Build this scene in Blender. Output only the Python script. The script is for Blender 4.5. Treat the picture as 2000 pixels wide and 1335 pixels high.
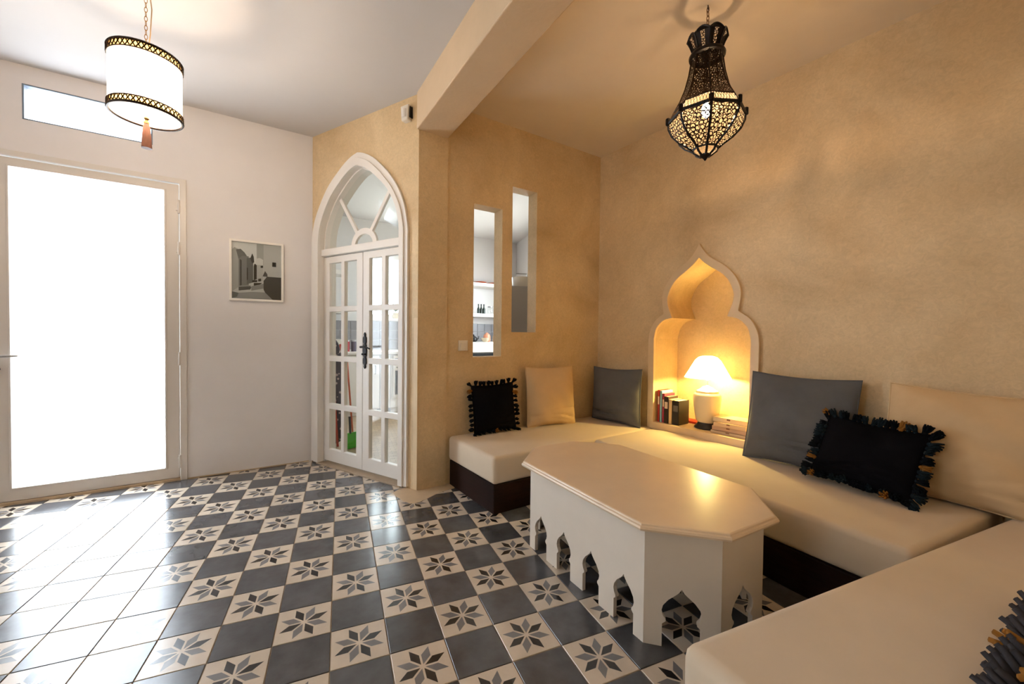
import bpy, bmesh, math, random
from mathutils import Vector, Matrix
from mathutils.geometry import tessellate_polygon
PI = math.pi
random.seed(7)
scn = bpy.context.scene
for o in list(bpy.data.objects):
    bpy.data.objects.remove(o)
COL = scn.collection

# ------------------------------------------------------------------ camera
CAM = Vector((0.030, -1.906, 1.167))
YAW, PITCH, ROLL = 0.4012, -0.0192, 0.0107
FPX = 792.2
_f = Vector((math.cos(PITCH) * math.sin(YAW), math.cos(PITCH) * math.cos(YAW), math.sin(PITCH)))
_r0 = Vector((math.cos(YAW), -math.sin(YAW), 0))
_u0 = _r0.cross(_f)
_r = _r0 * math.cos(ROLL) + _u0 * math.sin(ROLL)
_u = _u0 * math.cos(ROLL) - _r0 * math.sin(ROLL)
cd = bpy.data.cameras.new('camera')
cd.sensor_fit = 'HORIZONTAL'
cd.sensor_width = 36
cd.lens = FPX * 36 / 2000
cd.clip_start = 0.02
cam = bpy.data.objects.new('camera', cd)
COL.objects.link(cam)
M = Matrix.Identity(4)
for i in range(3):
    M[i][0] = _r[i]; M[i][1] = _u[i]; M[i][2] = -_f[i]; M[i][3] = CAM[i]
cam.matrix_world = M
scn.camera = cam

# ------------------------------------------------------------------ world, exposure
SKY = 22.0
w = bpy.data.worlds.new('world')
scn.world = w
w.use_nodes = True
bg = w.node_tree.nodes['Background']
bg.inputs[0].default_value = (0.86, 0.94, 1.0, 1)
bg.inputs[1].default_value = SKY
scn.view_settings.view_transform = 'Standard'
scn.view_settings.look = 'None'
scn.view_settings.exposure = -0.2
scn.view_settings.gamma = 1.0
scn.view_settings.use_curve_mapping = False

# ------------------------------------------------------------------ helpers
def V2(x, y): return Vector((x, y))

class Frame:
    """vertical plane through a and b; local x along it, local y away from the room, z up"""
    def __init__(s, a, b):
        s.a = Vector((a[0], a[1], 0)); d = Vector((b[0] - a[0], b[1] - a[1], 0))
        s.L = d.length; s.d = d.normalized(); s.y = Vector((-s.d.y, s.d.x, 0))
        s.m = Matrix(((s.d.x, s.y.x, 0, s.a.x), (s.d.y, s.y.y, 0, s.a.y), (0, 0, 1, 0), (0, 0, 0, 1)))
    def p(s, u, y, z): return s.m @ Vector((u, y, z))

WL = Frame((-2.025, 1.838), (-.199, 2.172))
WA = Frame((-.199, 2.172), (.556, 1.115))
WS = Frame((.556, 1.112), (2.375, 1.448))
WR = Frame((2.39, 1.437), (2.901, -.82))
KB = Frame((.61, 4.15), (.61 + .983, 4.15 + .182))     # kitchen counter front line
CEIL = 2.91

def props(o, label=None, cat=None, group=None, kind=None):
    if label: o['label'] = label
    if cat: o['category'] = cat
    if group: o['group'] = group
    if kind: o['kind'] = kind
    return o

def link(name, me, mat=None, parent=None, smooth=False):
    o = bpy.data.objects.new(name, me)
    COL.objects.link(o)
    if mat is not None:
        for m in (mat if isinstance(mat, (list, tuple)) else [mat]):
            me.materials.append(m)
    if parent is not None: o.parent = parent
    if smooth:
        for p in me.polygons: p.use_smooth = True
        try: me.set_sharp_from_angle(angle=math.radians(40))
        except Exception: pass
    return o

def empty(name, label, cat, matrix=None, group=None, kind=None, loc=None, rz=0):
    o = bpy.data.objects.new(name, None)
    o.empty_display_size = .05
    COL.objects.link(o)
    if matrix is not None: o.matrix_world = matrix
    if loc is not None:
        o.location = loc; o.rotation_euler = (0, 0, rz)
    return props(o, label, cat, group, kind)

class MB:
    """collects shapes into one mesh"""
    def __init__(s): s.v = []; s.f = []; s.mi = []; s.cur = 0
    def add(s, vs, fs):
        n = len(s.v)
        s.v += [tuple(v) for v in vs]
        for f in fs:
            s.f.append([i + n for i in f]); s.mi.append(s.cur)
        return s
    def mat(s, k): s.cur = k; return s
    def box(s, x0, x1, y0, y1, z0, z1, m=None):
        vs = [(x, y, z) for z in (z0, z1) for y in (y0, y1) for x in (x0, x1)]
        if m is not None: vs = [m @ Vector(v) for v in vs]
        return s.add(vs, [(0, 2, 3, 1), (4, 5, 7, 6), (0, 1, 5, 4), (1, 3, 7, 5), (3, 2, 6, 7), (2, 0, 4, 6)])
    def lathe(s, prof, n=24, c=(0, 0, 0), cap0=True, cap1=True, ph=0, m=None):
        vs = []; fs = []
        for r, z in prof:
            for k in range(n):
                a = 2 * PI * k / n + ph
                vs.append(Vector((c[0] + r * math.cos(a), c[1] + r * math.sin(a), c[2] + z)))
        for i in range(len(prof) - 1):
            for k in range(n):
                k2 = (k + 1) % n
                fs.append((i * n + k, i * n + k2, (i + 1) * n + k2, (i + 1) * n + k))
        if cap0: fs.append(tuple(reversed(range(n))))
        if cap1: fs.append(tuple(range((len(prof) - 1) * n, len(prof) * n)))
        if m is not None: vs = [m @ v for v in vs]
        return s.add(vs, fs)
    def tube(s, pts, r, n=8, closed=False):
        pts = [Vector(p) for p in pts]; N = len(pts)
        vs = []; fs = []
        prev = None
        for i, p in enumerate(pts):
            if closed: t = pts[(i + 1) % N] - pts[i - 1]
            else: t = pts[min(i + 1, N - 1)] - pts[max(i - 1, 0)]
            t.normalize()
            if prev is None:
                a = Vector((0, 0, 1)) if abs(t.z) < .9 else Vector((1, 0, 0))
                nx = t.cross(a).normalized()
            else:
                nx = (prev - t * prev.dot(t)).normalized()
            prev = nx
            ny = t.cross(nx)
            rr = r[i] if isinstance(r, (list, tuple)) else r
            for k in range(n):
                a = 2 * PI * k / n
                vs.append(p + nx * rr * math.cos(a) + ny * rr * math.sin(a))
        R = N if closed else N - 1
        for i in range(R):
            j = (i + 1) % N
            for k in range(n):
                k2 = (k + 1) % n
                fs.append((i * n + k, i * n + k2, j * n + k2, j * n + k))
        if not closed:
            fs.append(tuple(reversed(range(n)))); fs.append(tuple(range((N - 1) * n, N * n)))
        return s.add(vs, fs)
    def prism(s, loops, y0, y1, back=True):
        """2D loops (u,z) extruded along local y"""
        flat = [p for l in loops for p in l]
        tris = tessellate_polygon([[Vector((p[0], p[1], 0)) for p in l] for l in loops])
        n = len(flat)
        vs = [(p[0], y0, p[1]) for p in flat] + [(p[0], y1, p[1]) for p in flat]
        fs = [tuple(t) for t in tris]
        if back: fs += [tuple(i + n for i in reversed(t)) for t in tris]
        k = 0
        for l in loops:
            m = len(l)
            for i in range(m):
                a = k + i; b = k + (i + 1) % m
                fs.append((a, b, b + n, a + n))
            k += m
        return s.add(vs, fs)
    def zprism(s, poly, z0, z1):
        n = len(poly)
        vs = [(p[0], p[1], z0) for p in poly] + [(p[0], p[1], z1) for p in poly]
        fs = [tuple(reversed(range(n))), tuple(range(n, 2 * n))]
        for i in range(n):
            j = (i + 1) % n
            fs.append((i, j, j + n, i + n))
        return s.add(vs, fs)
    def mesh(s, name='m', bevel=0, seg=2, merge=True, recalc=True):
        me = bpy.data.meshes.new(name)
        me.from_pydata(s.v, [], s.f)
        me.polygons.foreach_set('material_index', s.mi)
        bm = bmesh.new(); bm.from_mesh(me)
        if merge: bmesh.ops.remove_doubles(bm, verts=bm.verts, dist=1e-5)
        if recalc: bmesh.ops.recalc_face_normals(bm, faces=bm.faces)
        if bevel:
            es = [e for e in bm.edges if len(e.link_faces) == 2 and e.calc_face_angle(0) > .5]
            bmesh.ops.bevel(bm, geom=es, offset=bevel, segments=seg, profile=.5, affect='EDGES', clamp_overlap=True)
        bm.to_mesh(me); bm.free()
        me.update()
        return me
    def build(s, name, mat=None, parent=None, smooth=False, bevel=0, seg=2, recalc=True):
        return link(name, s.mesh(name, bevel, seg, recalc=recalc), mat, parent, smooth)

def catmull(pts, n=6):
    out = []
    P = [pts[0]] + list(pts) + [pts[-1]]
    for i in range(1, len(P) - 2):
        p0, p1, p2, p3 = [Vector((q[0], q[1])) for q in P[i - 1:i + 3]]
        for k in range(n):
            t = k / n
            q = .5 * ((2 * p1) + (p2 - p0) * t + (2 * p0 - 5 * p1 + 4 * p2 - p3) * t * t + (3 * p1 - p0 - 3 * p2 + p3) * t ** 3)
            out.append((q.x, q.y))
    out.append(tuple(pts[-1]))
    return out

# ------------------------------------------------------------------ materials
def rgb(r, g, b):
    f = lambda c: (c / 255 / 12.92) if c / 255 <= .04045 else ((c / 255 + .055) / 1.055) ** 2.4
    return (f(r), f(g), f(b), 1)

def mat(name, col, rough=.6, metal=0, spec=.5, var=0, vscale=4, bump=0, bscale=60, stretch=None, coat=0, sheen=0):
    m = bpy.data.materials.new(name); m.use_nodes = True
    nt = m.node_tree; N = nt.nodes; L = nt.links
    b = N['Principled BSDF']
    b.inputs['Base Color'].default_value = col
    b.inputs['Roughness'].default_value = rough
    b.inputs['Metallic'].default_value = metal
    b.inputs['Specular IOR Level'].default_value = spec
    b.inputs['Coat Weight'].default_value = coat
    b.inputs['Sheen Weight'].default_value = sheen
    if var or bump:
        tc = N.new('ShaderNodeTexCoord'); mp = N.new('ShaderNodeMapping')
        L.new(tc.outputs['Object'], mp.inputs[0])
        if stretch: mp.inputs['Scale'].default_value = stretch
    if var:
        n = N.new('ShaderNodeTexNoise'); n.inputs['Scale'].default_value = vscale
        n.inputs['Detail'].default_value = 5; n.inputs['Roughness'].default_value = .6
        L.new(mp.outputs[0], n.inputs['Vector'])
        r = N.new('ShaderNodeMapRange')
        r.inputs['From Min'].default_value = .3; r.inputs['From Max'].default_value = .7
        r.inputs['To Min'].default_value = 1 - var; r.inputs['To Max'].default_value = 1 + var
        L.new(n.outputs['Fac'], r.inputs['Value'])
        mx = N.new('ShaderNodeMix'); mx.data_type = 'RGBA'; mx.blend_type = 'MULTIPLY'
        mx.inputs[0].default_value = 1
        mx.inputs[6].default_value = col
        L.new(r.outputs[0], mx.inputs[7])
        L.new(mx.outputs[2], b.inputs['Base Color'])
    if bump:
        n2 = N.new('ShaderNodeTexNoise'); n2.inputs['Scale'].default_value = bscale
        n2.inputs['Detail'].default_value = 4
        L.new(mp.outputs[0], n2.inputs['Vector'])
        bp = N.new('ShaderNodeBump'); bp.inputs['Strength'].default_value = bump
        bp.inputs['Distance'].default_value = .01
        L.new(n2.outputs['Fac'], bp.inputs['Height'])
        L.new(bp.outputs[0], b.inputs['Normal'])
    return m

def emis(name, col, s):
    """glowing bulb glass: lets the light of its filament out"""
    m = bpy.data.materials.new(name); m.use_nodes = True
    nt = m.node_tree; nt.nodes.clear()
    e = nt.nodes.new('ShaderNodeEmission'); e.inputs[0].default_value = col; e.inputs[1].default_value = s
    t = nt.nodes.new('ShaderNodeBsdfTransparent')
    a = nt.nodes.new('ShaderNodeAddShader')
    o = nt.nodes.new('ShaderNodeOutputMaterial')
    nt.links.new(e.outputs[0], a.inputs[0]); nt.links.new(t.outputs[0], a.inputs[1]); nt.links.new(a.outputs[0], o.inputs[0])
    return m

def shade_mat(name, col, trans=.6):
    m = bpy.data.materials.new(name); m.use_nodes = True
    nt = m.node_tree; nt.nodes.clear()
    t = nt.nodes.new('ShaderNodeBsdfTranslucent'); t.inputs[0].default_value = col
    d = nt.nodes.new('ShaderNodeBsdfDiffuse'); d.inputs[0].default_value = col
    x = nt.nodes.new('ShaderNodeMixShader'); x.inputs[0].default_value = trans
    o = nt.nodes.new('ShaderNodeOutputMaterial')
    nt.links.new(d.outputs[0], x.inputs[1]); nt.links.new(t.outputs[0], x.inputs[2]); nt.links.new(x.outputs[0], o.inputs[0])
    return m

def clear_glass(name, tint=(.97, .985, .98, 1)):
    m = bpy.data.materials.new(name); m.use_nodes = True
    nt = m.node_tree; nt.nodes.clear()
    t = nt.nodes.new('ShaderNodeBsdfTransparent'); t.inputs[0].default_value = tint
    g = nt.nodes.new('ShaderNodeBsdfGlossy'); g.inputs['Roughness'].default_value = .02
    lw = nt.nodes.new('ShaderNodeLayerWeight'); lw.inputs[0].default_value = .5
    pw = nt.nodes.new('ShaderNodeMath'); pw.operation = 'POWER'; pw.inputs[1].default_value = 5
    fr = nt.nodes.new('ShaderNodeMath'); fr.operation = 'MULTIPLY_ADD'; fr.inputs[1].default_value = .9; fr.inputs[2].default_value = .035
    nt.links.new(lw.outputs['Facing'], pw.inputs[0]); nt.links.new(pw.outputs[0], fr.inputs[0])
    x = nt.nodes.new('ShaderNodeMixShader')
    o = nt.nodes.new('ShaderNodeOutputMaterial')
    L = nt.links
    L.new(fr.outputs[0], x.inputs[0]); L.new(t.outputs[0], x.inputs[1]); L.new(g.outputs[0], x.inputs[2]); L.new(x.outputs[0], o.inputs[0])
    return m

def frosted_glass(name):
    m = bpy.data.materials.new(name); m.use_nodes = True
    nt = m.node_tree; nt.nodes.clear()
    t = nt.nodes.new('ShaderNodeBsdfTransparent'); t.inputs[0].default_value = (.95, .97, 1, 1)
    d = nt.nodes.new('ShaderNodeBsdfTranslucent'); d.inputs[0].default_value = (.95, .97, 1, 1)
    x = nt.nodes.new('ShaderNodeMixShader'); x.inputs[0].default_value = .5
    g = nt.nodes.new('ShaderNodeBsdfGlossy'); g.inputs['Roughness'].default_value = .3
    x2 = nt.nodes.new('ShaderNodeMixShader'); x2.inputs[0].default_value = .04
    o = nt.nodes.new('ShaderNodeOutputMaterial')
    L = nt.links
    L.new(t.outputs[0], x.inputs[1]); L.new(d.outputs[0], x.inputs[2])
    L.new(x.outputs[0], x2.inputs[1]); L.new(g.outputs[0], x2.inputs[2]); L.new(x2.outputs[0], o.inputs[0])
    return m

def tadelakt(name, col, col2):
    """trowelled lime plaster: cloudy colour, fine strokes, slight polish"""
    m = bpy.data.materials.new(name); m.use_nodes = True
    nt = m.node_tree; N = nt.nodes; L = nt.links
    b = N['Principled BSDF']; b.inputs['Roughness'].default_value = .5; b.inputs['Specular IOR Level'].default_value = .3
    tc = N.new('ShaderNodeTexCoord')
    n = N.new('ShaderNodeTexNoise'); n.inputs['Scale'].default_value = 1.6; n.inputs['Detail'].default_value = 8; n.inputs['Roughness'].default_value = .62
    n.inputs['Distortion'].default_value = .6
    L.new(tc.outputs['Object'], n.inputs['Vector'])
    r = N.new('ShaderNodeValToRGB'); r.color_ramp.elements[0].position = .33; r.color_ramp.elements[1].position = .68
    r.color_ramp.elements[0].color = col2; r.color_ramp.elements[1].color = col
    L.new(n.outputs['Fac'], r.inputs[0])
    n2 = N.new('ShaderNodeTexNoise'); n2.inputs['Scale'].default_value = 34; n2.inputs['Detail'].default_value = 6; n2.inputs['Roughness'].default_value = .7
    n2.inputs['Distortion'].default_value = 1.5
    L.new(tc.outputs['Object'], n2.inputs['Vector'])
    mr = N.new('ShaderNodeMapRange'); mr.inputs['From Min'].default_value = .3; mr.inputs['From Max'].default_value = .7
    mr.inputs['To Min'].default_value = .9; mr.inputs['To Max'].default_value = 1.1
    L.new(n2.outputs['Fac'], mr.inputs['Value'])
    mx = N.new('ShaderNodeMix'); mx.data_type = 'RGBA'; mx.blend_type = 'MULTIPLY'; mx.inputs[0].default_value = 1
    L.new(r.outputs[0], mx.inputs[6]); L.new(mr.outputs[0], mx.inputs[7]); L.new(mx.outputs[2], b.inputs['Base Color'])
    bp = N.new('ShaderNodeBump'); bp.inputs['Strength'].default_value = .18; bp.inputs['Distance'].default_value = .006
    L.new(n2.outputs['Fac'], bp.inputs['Height'])
    n3 = N.new('ShaderNodeTexNoise'); n3.inputs['Scale'].default_value = 3.5; n3.inputs['Detail'].default_value = 3
    L.new(tc.outputs['Object'], n3.inputs['Vector'])
    bp2 = N.new('ShaderNodeBump'); bp2.inputs['Strength'].default_value = .2; bp2.inputs['Distance'].default_value = .03
    L.new(n3.outputs['Fac'], bp2.inputs['Height']); L.new(bp.outputs[0], bp2.inputs['Normal']); L.new(bp2.outputs[0], b.inputs['Normal'])
    return m

def math_node(nt, op, a, b=None):
    n = nt.nodes.new('ShaderNodeMath'); n.operation = op
    for i, x in enumerate((a, b)):
        if x is None: continue
        if isinstance(x, (int, float)): n.inputs[i].default_value = x
        else: nt.links.new(x, n.inputs[i])
    return n.outputs[0]

CREAM = (.60, .505, .40, 1); GREY = (.066, .067, .073, 1); PGREY = (.17, .165, .168, 1); PBLACK = (.012, .011, .012, 1)
TILE_ROUGH = .22
def tile_mat(name, star):
    m = bpy.data.materials.new(name); m.use_nodes = True
    nt = m.node_tree; N = nt.nodes; L = nt.links
    b = N['Principled BSDF']
    b.inputs['Specular IOR Level'].default_value = .65
    uv = N.new('ShaderNodeUVMap'); uv.uv_map = 'UVMap'
    tc = N.new('ShaderNodeTexCoord'); oi = N.new('ShaderNodeObjectInfo')
    geo = N.new('ShaderNodeNewGeometry')
    n = N.new('ShaderNodeTexNoise'); n.inputs['Scale'].default_value = 9; n.inputs['Detail'].default_value = 5; n.inputs['Roughness'].default_value = .6
    L.new(geo.outputs['Position'], n.inputs['Vector'])
    mr = N.new('ShaderNodeMapRange'); mr.inputs['From Min'].default_value = .3; mr.inputs['From Max'].default_value = .7
    mr.inputs['To Min'].default_value = .9 if star else .72; mr.inputs['To Max'].default_value = 1.06 if star else 1.28
    L.new(n.outputs['Fac'], mr.inputs['Value'])
    rnd = math_node(nt, 'MULTIPLY_ADD', oi.outputs['Random'], .12 if star else .45)
    rnd.node.inputs[2].default_value = .94 if star else .78
    tone = math_node(nt, 'MULTIPLY', mr.outputs[0], rnd)
    if star:
        sep = N.new('ShaderNodeSeparateXYZ'); L.new(uv.outputs[0], sep.inputs[0])
        x = math_node(nt, 'SUBTRACT', sep.outputs[0], .5); y = math_node(nt, 'SUBTRACT', sep.outputs[1], .5)
        rad = math_node(nt, 'SQRT', math_node(nt, 'ADD', math_node(nt, 'MULTIPLY', x, x), math_node(nt, 'MULTIPLY', y, y)))
        ang = math_node(nt, 'ADD', math_node(nt, 'ARCTAN2', y, x), 2 * PI)
        k = math_node(nt, 'FLOOR', math_node(nt, 'DIVIDE', ang, PI / 4))
        loc = math_node(nt, 'SUBTRACT', math_node(nt, 'SUBTRACT', ang, math_node(nt, 'MULTIPLY', k, PI / 4)), PI / 8)
        lx = math_node(nt, 'MULTIPLY', rad, math_node(nt, 'COSINE', loc)); ly = math_node(nt, 'MULTIPLY', rad, math_node(nt, 'SINE', loc))
        r0, r1 = .048, .462
        c = (r0 + r1) / 2; hl = (r1 - r0) / 2; hw = hl * math.tan(PI / 8)
        t = math_node(nt, 'ADD', math_node(nt, 'DIVIDE', math_node(nt, 'ABSOLUTE', math_node(nt, 'SUBTRACT', lx, c)), hl),
                      math_node(nt, 'DIVIDE', math_node(nt, 'ABSOLUTE', ly), hw))
        ins = math_node(nt, 'LESS_THAN', t, 1.0)
        odd = math_node(nt, 'MODULO', k, 2.0)
        mp_ = N.new('ShaderNodeMix'); mp_.data_type = 'RGBA'
        L.new(odd, mp_.inputs[0]); mp_.inputs[6].default_value = PBLACK; mp_.inputs[7].default_value = PGREY
        m2 = N.new('ShaderNodeMix'); m2.data_type = 'RGBA'
        L.new(ins, m2.inputs[0]); m2.inputs[6].default_value = CREAM; L.new(mp_.outputs[2], m2.inputs[7])
        base = m2.outputs[2]
    else:
        rg = N.new('ShaderNodeRGB'); rg.outputs[0].default_value = GREY; base = rg.outputs[0]
    mx = N.new('ShaderNodeMix'); mx.data_type = 'RGBA'; mx.blend_type = 'MULTIPLY'; mx.inputs[0].default_value = 1
    L.new(base, mx.inputs[6]); L.new(tone, mx.inputs[7]); L.new(mx.outputs[2], b.inputs['Base Color'])
    r2 = N.new('ShaderNodeMapRange'); r2.inputs['To Min'].default_value = TILE_ROUGH - .04; r2.inputs['To Max'].default_value = TILE_ROUGH + .06
    L.new(n.outputs['Fac'], r2.inputs['Value']); L.new(r2.outputs[0], b.inputs['Roughness'])
    return m

m_tad = tadelakt('tadelakt_beige', rgb(222, 197, 158), rgb(198, 170, 130))
m_white_wall = mat('white_plaster', rgb(233, 229, 229), .65, var=.03, vscale=2, bump=.06, bscale=25)
m_ceil = mat('ceiling_white', rgb(205, 201, 199), .7, var=.02, vscale=1.5, bump=.05, bscale=15)
m_ceil2 = mat('ceiling_warm', rgb(226, 210, 188), .6, var=.05, vscale=1.8, bump=.08, bscale=8)
m_beam = mat('beam_plaster', rgb(206, 180, 147), .6, var=.04, vscale=5, bump=.12, bscale=45)
m_alu = mat('white_door_paint', rgb(224, 217, 210), .35)
m_paint = mat('white_wood_paint', rgb(235, 229, 222), .4, var=.015, vscale=6)
m_sill = mat('trim_plaster', rgb(222, 196, 158), .5, var=.05, vscale=8, bump=.08, bscale=40)
m_star = tile_mat('star_tile', True)
m_greytile = tile_mat('grey_tile', False)
m_grout = mat('grout', rgb(150, 128, 104), .8, var=.15, vscale=20)
m_cement = mat('beige_cement', rgb(196, 172, 140), .5, var=.1, vscale=7, bump=.1, bscale=30)
m_frost = frosted_glass('frosted_glass')
m_glass = clear_glass('clear_glass')
m_dark = mat('dark_stained_wood', (.014, .0055, .0035, 1), .6, spec=.12, var=.3, vscale=5, stretch=(2, 2, 14), bump=.05, bscale=20)
m_matt = mat('cream_canvas', rgb(210, 192, 168), .85, var=.03, vscale=5, bump=.12, bscale=14, sheen=.1)
m_table = mat('table_white_paint', rgb(228, 205, 176), .3, var=.035, vscale=7, bump=.03, bscale=20)
m_table_body = mat('table_white_body', rgb(222, 210, 196), .5, var=.025, vscale=7, bump=.03, bscale=20)
m_black_cush = mat('black_cotton', (.0045, .0045, .006, 1), .95, var=.3, vscale=5, bump=.15, bscale=30, spec=.04)
m_blue_cush = mat('slate_blue_linen', rgb(92, 92, 94), .9, var=.12, vscale=6, bump=.2, bscale=18, spec=.2)
m_beige_cush = mat('beige_linen', rgb(206, 176, 136), .9, var=.05, vscale=6, bump=.2, bscale=16, spec=.2)
m_cream_cush = mat('cream_linen', rgb(228, 214, 190), .9, var=.05, vscale=6, bump=.2, bscale=16, spec=.2)
m_tas_blk = mat('tassel_black', (.006, .008, .011, 1), .95, spec=.05)
m_tas_teal = mat('tassel_navy', (.008, .016, .022, 1), .95, spec=.15)
m_tas_grey = mat('tassel_charcoal', (.042, .040, .044, 1), .95, spec=.15)
m_tas_mus = mat('tassel_mustard', (.24, .10, .018, 1), .95, spec=.15)
m_iron = mat('black_iron', (.012, .011, .012, 1), .4, metal=.7)
m_brass = mat('dark_bronze', (.028, .016, .010, 1), .45, metal=.85)
m_gold = mat('antique_gold', (.36, .21, .07, 1), .4, metal=.9)
m_steel = mat('brushed_steel', (.45, .44, .45, 1), .35, metal=.9)
m_chrome = mat('satin_metal', (.55, .54, .53, 1), .3, metal=.8)
m_shade = shade_mat('white_lampshade', (.93, .88, .80, 1), .75)
m_sheer = shade_mat('sheer_white_fabric', (.93, .88, .80, 1), .75)
nt = m_sheer.node_tree                                    # thin weave: part of the lamp light passes straight through
_o = [n for n in nt.nodes if n.type == 'OUTPUT_MATERIAL'][0]; _m = [n for n in nt.nodes if n.type == 'MIX_SHADER'][0]
_t = nt.nodes.new('ShaderNodeBsdfTransparent'); _x = nt.nodes.new('ShaderNodeMixShader'); _x.inputs[0].default_value = .33
nt.links.new(_m.outputs[0], _x.inputs[1]); nt.links.new(_t.outputs[0], _x.inputs[2]); nt.links.new(_x.outputs[0], _o.inputs[0])
m_ceramic = mat('cream_ceramic', rgb(232, 216, 186), .2)
m_black = mat('black_plastic', (.012, .012, .014, 1), .35)
m_white_plastic = mat('white_plastic', rgb(226, 218, 206), .4)
m_page = mat('book_pages', rgb(226, 210, 178), .9, var=.06, vscale=80, stretch=(1, 1, 30))
m_kwall = mat('kitchen_white', rgb(226, 222, 220), .6)

# ------------------------------------------------------------------ daylight portals
def portal(frame, u, y, z, wu, hz, flip=False):
    ld = bpy.data.lights.new('daylight_portal', 'AREA'); ld.shape = 'RECTANGLE'
    ld.size = wu; ld.size_y = hz; ld.cycles.is_portal = True
    o = bpy.data.objects.new('daylight_portal', ld); COL.objects.link(o)
    p = frame.p(u, y, z); d = -frame.y
    o.location = p
    o.rotation_euler = d.to_track_quat('-Z', 'Z').to_euler()
portal(WL, .4445, .12, 1.17, .80, 2.15)
portal(WL, .4445, .12, 2.672, .64, .22)
portal(KB, .44, .78, 1.9, 1.14, 1.02)

# ================================================================== STRUCTURE
def rect(u0, u1, z0, z1): return [(u0, z0), (u1, z0), (u1, z1), (u0, z1)]
def wall(name, frame, loops, y0, y1, m, label, cat='wall'):
    o = MB().prism(loops, y0, y1).build(name, m)
    o.matrix_world = frame.m
    return props(o, label, cat, kind='structure')

XB = -2.7    # hall side wall
YB = -2.6    # wall behind the camera
u_left = (XB - WL.a.x) / WL.d.x
# street-side wall with the glazed door and the transom light
DL, DR, DT = -.105, .968, 2.335
wall('wall_left', WL, [[(u_left - .3, 0), (DL, 0), (DL, DT), (DR, DT), (DR, 0), (WL.L + .14, 0), (WL.L + .14, CEIL), (u_left - .3, CEIL)],
                       rect(.118, .771, 2.555, 2.79)], 0, .16, m_white_wall, 'smooth white plaster wall around the frosted glass front door')
# diagonal wall with pointed arch opening
ARCH_IN = [(.12, 1.93), (.135, 2.05), (.185, 2.175), (.285, 2.32), (.415, 2.43), (.538, 2.505), (.64, 2.534)]
ARCH_IN2 = [(.64, 2.534), (.76, 2.482), (.89, 2.386), (1.01, 2.274), (1.092, 2.147), (1.137, 2.01), (1.145, 1.93)]
hole = [(.12, 0)] + catmull(ARCH_IN, 4) + catmull(ARCH_IN2, 4)[1:] + [(1.145, 0)]
outer = [(0, 0)] + hole + [(WA.L, 0), (WA.L, CEIL), (0, CEIL)]
wall('wall_diagonal', WA, [outer], 0, .14, m_tad, 'narrow diagonal beige plaster wall around the arched double door')
# wall with two slots
TH = .13
colw = .232
wall('wall_slots', WS, [[(colw, 0), (WS.L + .02, 0), (WS.L + .02, CEIL), (colw, CEIL)], rect(.465, .732, .98, 2.205), rect(.832, 1.09, 1.185, 2.415)],
     .012, TH + .012, m_tad, 'beige tadelakt wall pierced by two tall narrow slots')
wall('wall_column', WS, [rect(0, colw, 0, CEIL)], 0, .14, m_tad, 'beige plaster column between arched door and slot wall', 'column')
# right wall with keyhole niche
def half(c, seg1, seg2, zb):
    """closed outline from a right-hand half: apex .. cusp, cusp .. shoulder, then down to zb"""
    a = catmull(seg1, 6); b = catmull(seg2, 6)
    R = a + b[1:] + [(seg2[-1][0] - .003, zb)]
    Lh = [(-x, z) for x, z in R[1:]]
    return [(c + x, z) for x, z in R] + [(c + x, z) for x, z in reversed(Lh)]
NC = 1.02
niche_in = half(NC, [(0, 1.777), (.035, 1.738), (.09, 1.694), (.195, 1.618), (.252, 1.528), (.266, 1.434), (.222, 1.314)],
                [(.222, 1.314), (.305, 1.292), (.367, 1.229), (.39, 1.142)], .43)
niche_out = half(NC, [(0, 1.886), (.03, 1.835), (.085, 1.771), (.197, 1.690), (.28, 1.596), (.318, 1.485), (.302, 1.352)],
                 [(.302, 1.352), (.385, 1.290), (.434, 1.200), (.446, 1.109)], .371)
wall('wall_right', WR, [rect(-.12, 3.95, 0, CEIL), niche_in], 0, .34, m_tad, 'long beige tadelakt wall with a keyhole lamp niche')
o = MB().box(NC - .6, NC + .6, .33, .36, .2, 2.0).build('wall_niche_back', m_tad)
o.matrix_world = WR.m
props(o, 'plain plaster back of the lit keyhole niche', 'wall', kind='structure')
o = MB().prism([niche_out, niche_in], -.026, .004).build('trim_1', m_sill, bevel=.004, seg=2)
o.matrix_world = WR.m
props(o, 'raised keyhole shaped plaster surround of the lamp niche', 'trim', kind='structure')
# unseen sides
WB = Frame((XB, YB), (XB, 1.95))
o = MB().prism([rect(0, WB.L, 0, CEIL), rect(.9, 1.6, 1.25, 1.95)], 0, .1).build('wall_side', m_white_wall); o.matrix_world = WB.m
w4 = empty('added_window_4', 'hall window added for daylight beyond the left edge of the picture', 'window', WB.m, kind='structure')  # unseen window, added to let cool daylight into the hall
MB().prism([rect(.9, 1.6, 1.25, 1.95), rect(.94, 1.23, 1.29, 1.91), rect(1.27, 1.56, 1.29, 1.91)], .02, .08).build('window_frame', m_paint, w4)
MB().box(.93, 1.24, .045, .05, 1.28, 1.92).build('pane', m_glass, w4); MB().box(1.26, 1.57, .045, .05, 1.28, 1.92).build('pane', m_glass, w4)
portal(WB, 1.25, .12, 1.6, .7, .7)
props(o, 'white hall wall beyond the left edge of the picture', 'wall', kind='structure')
o = MB().box(XB - .1, 3.6, YB - .1, YB, 0, CEIL).build('wall_back', m_tad)
props(o, 'beige plaster wall behind the viewer', 'wall', kind='structure')

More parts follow.
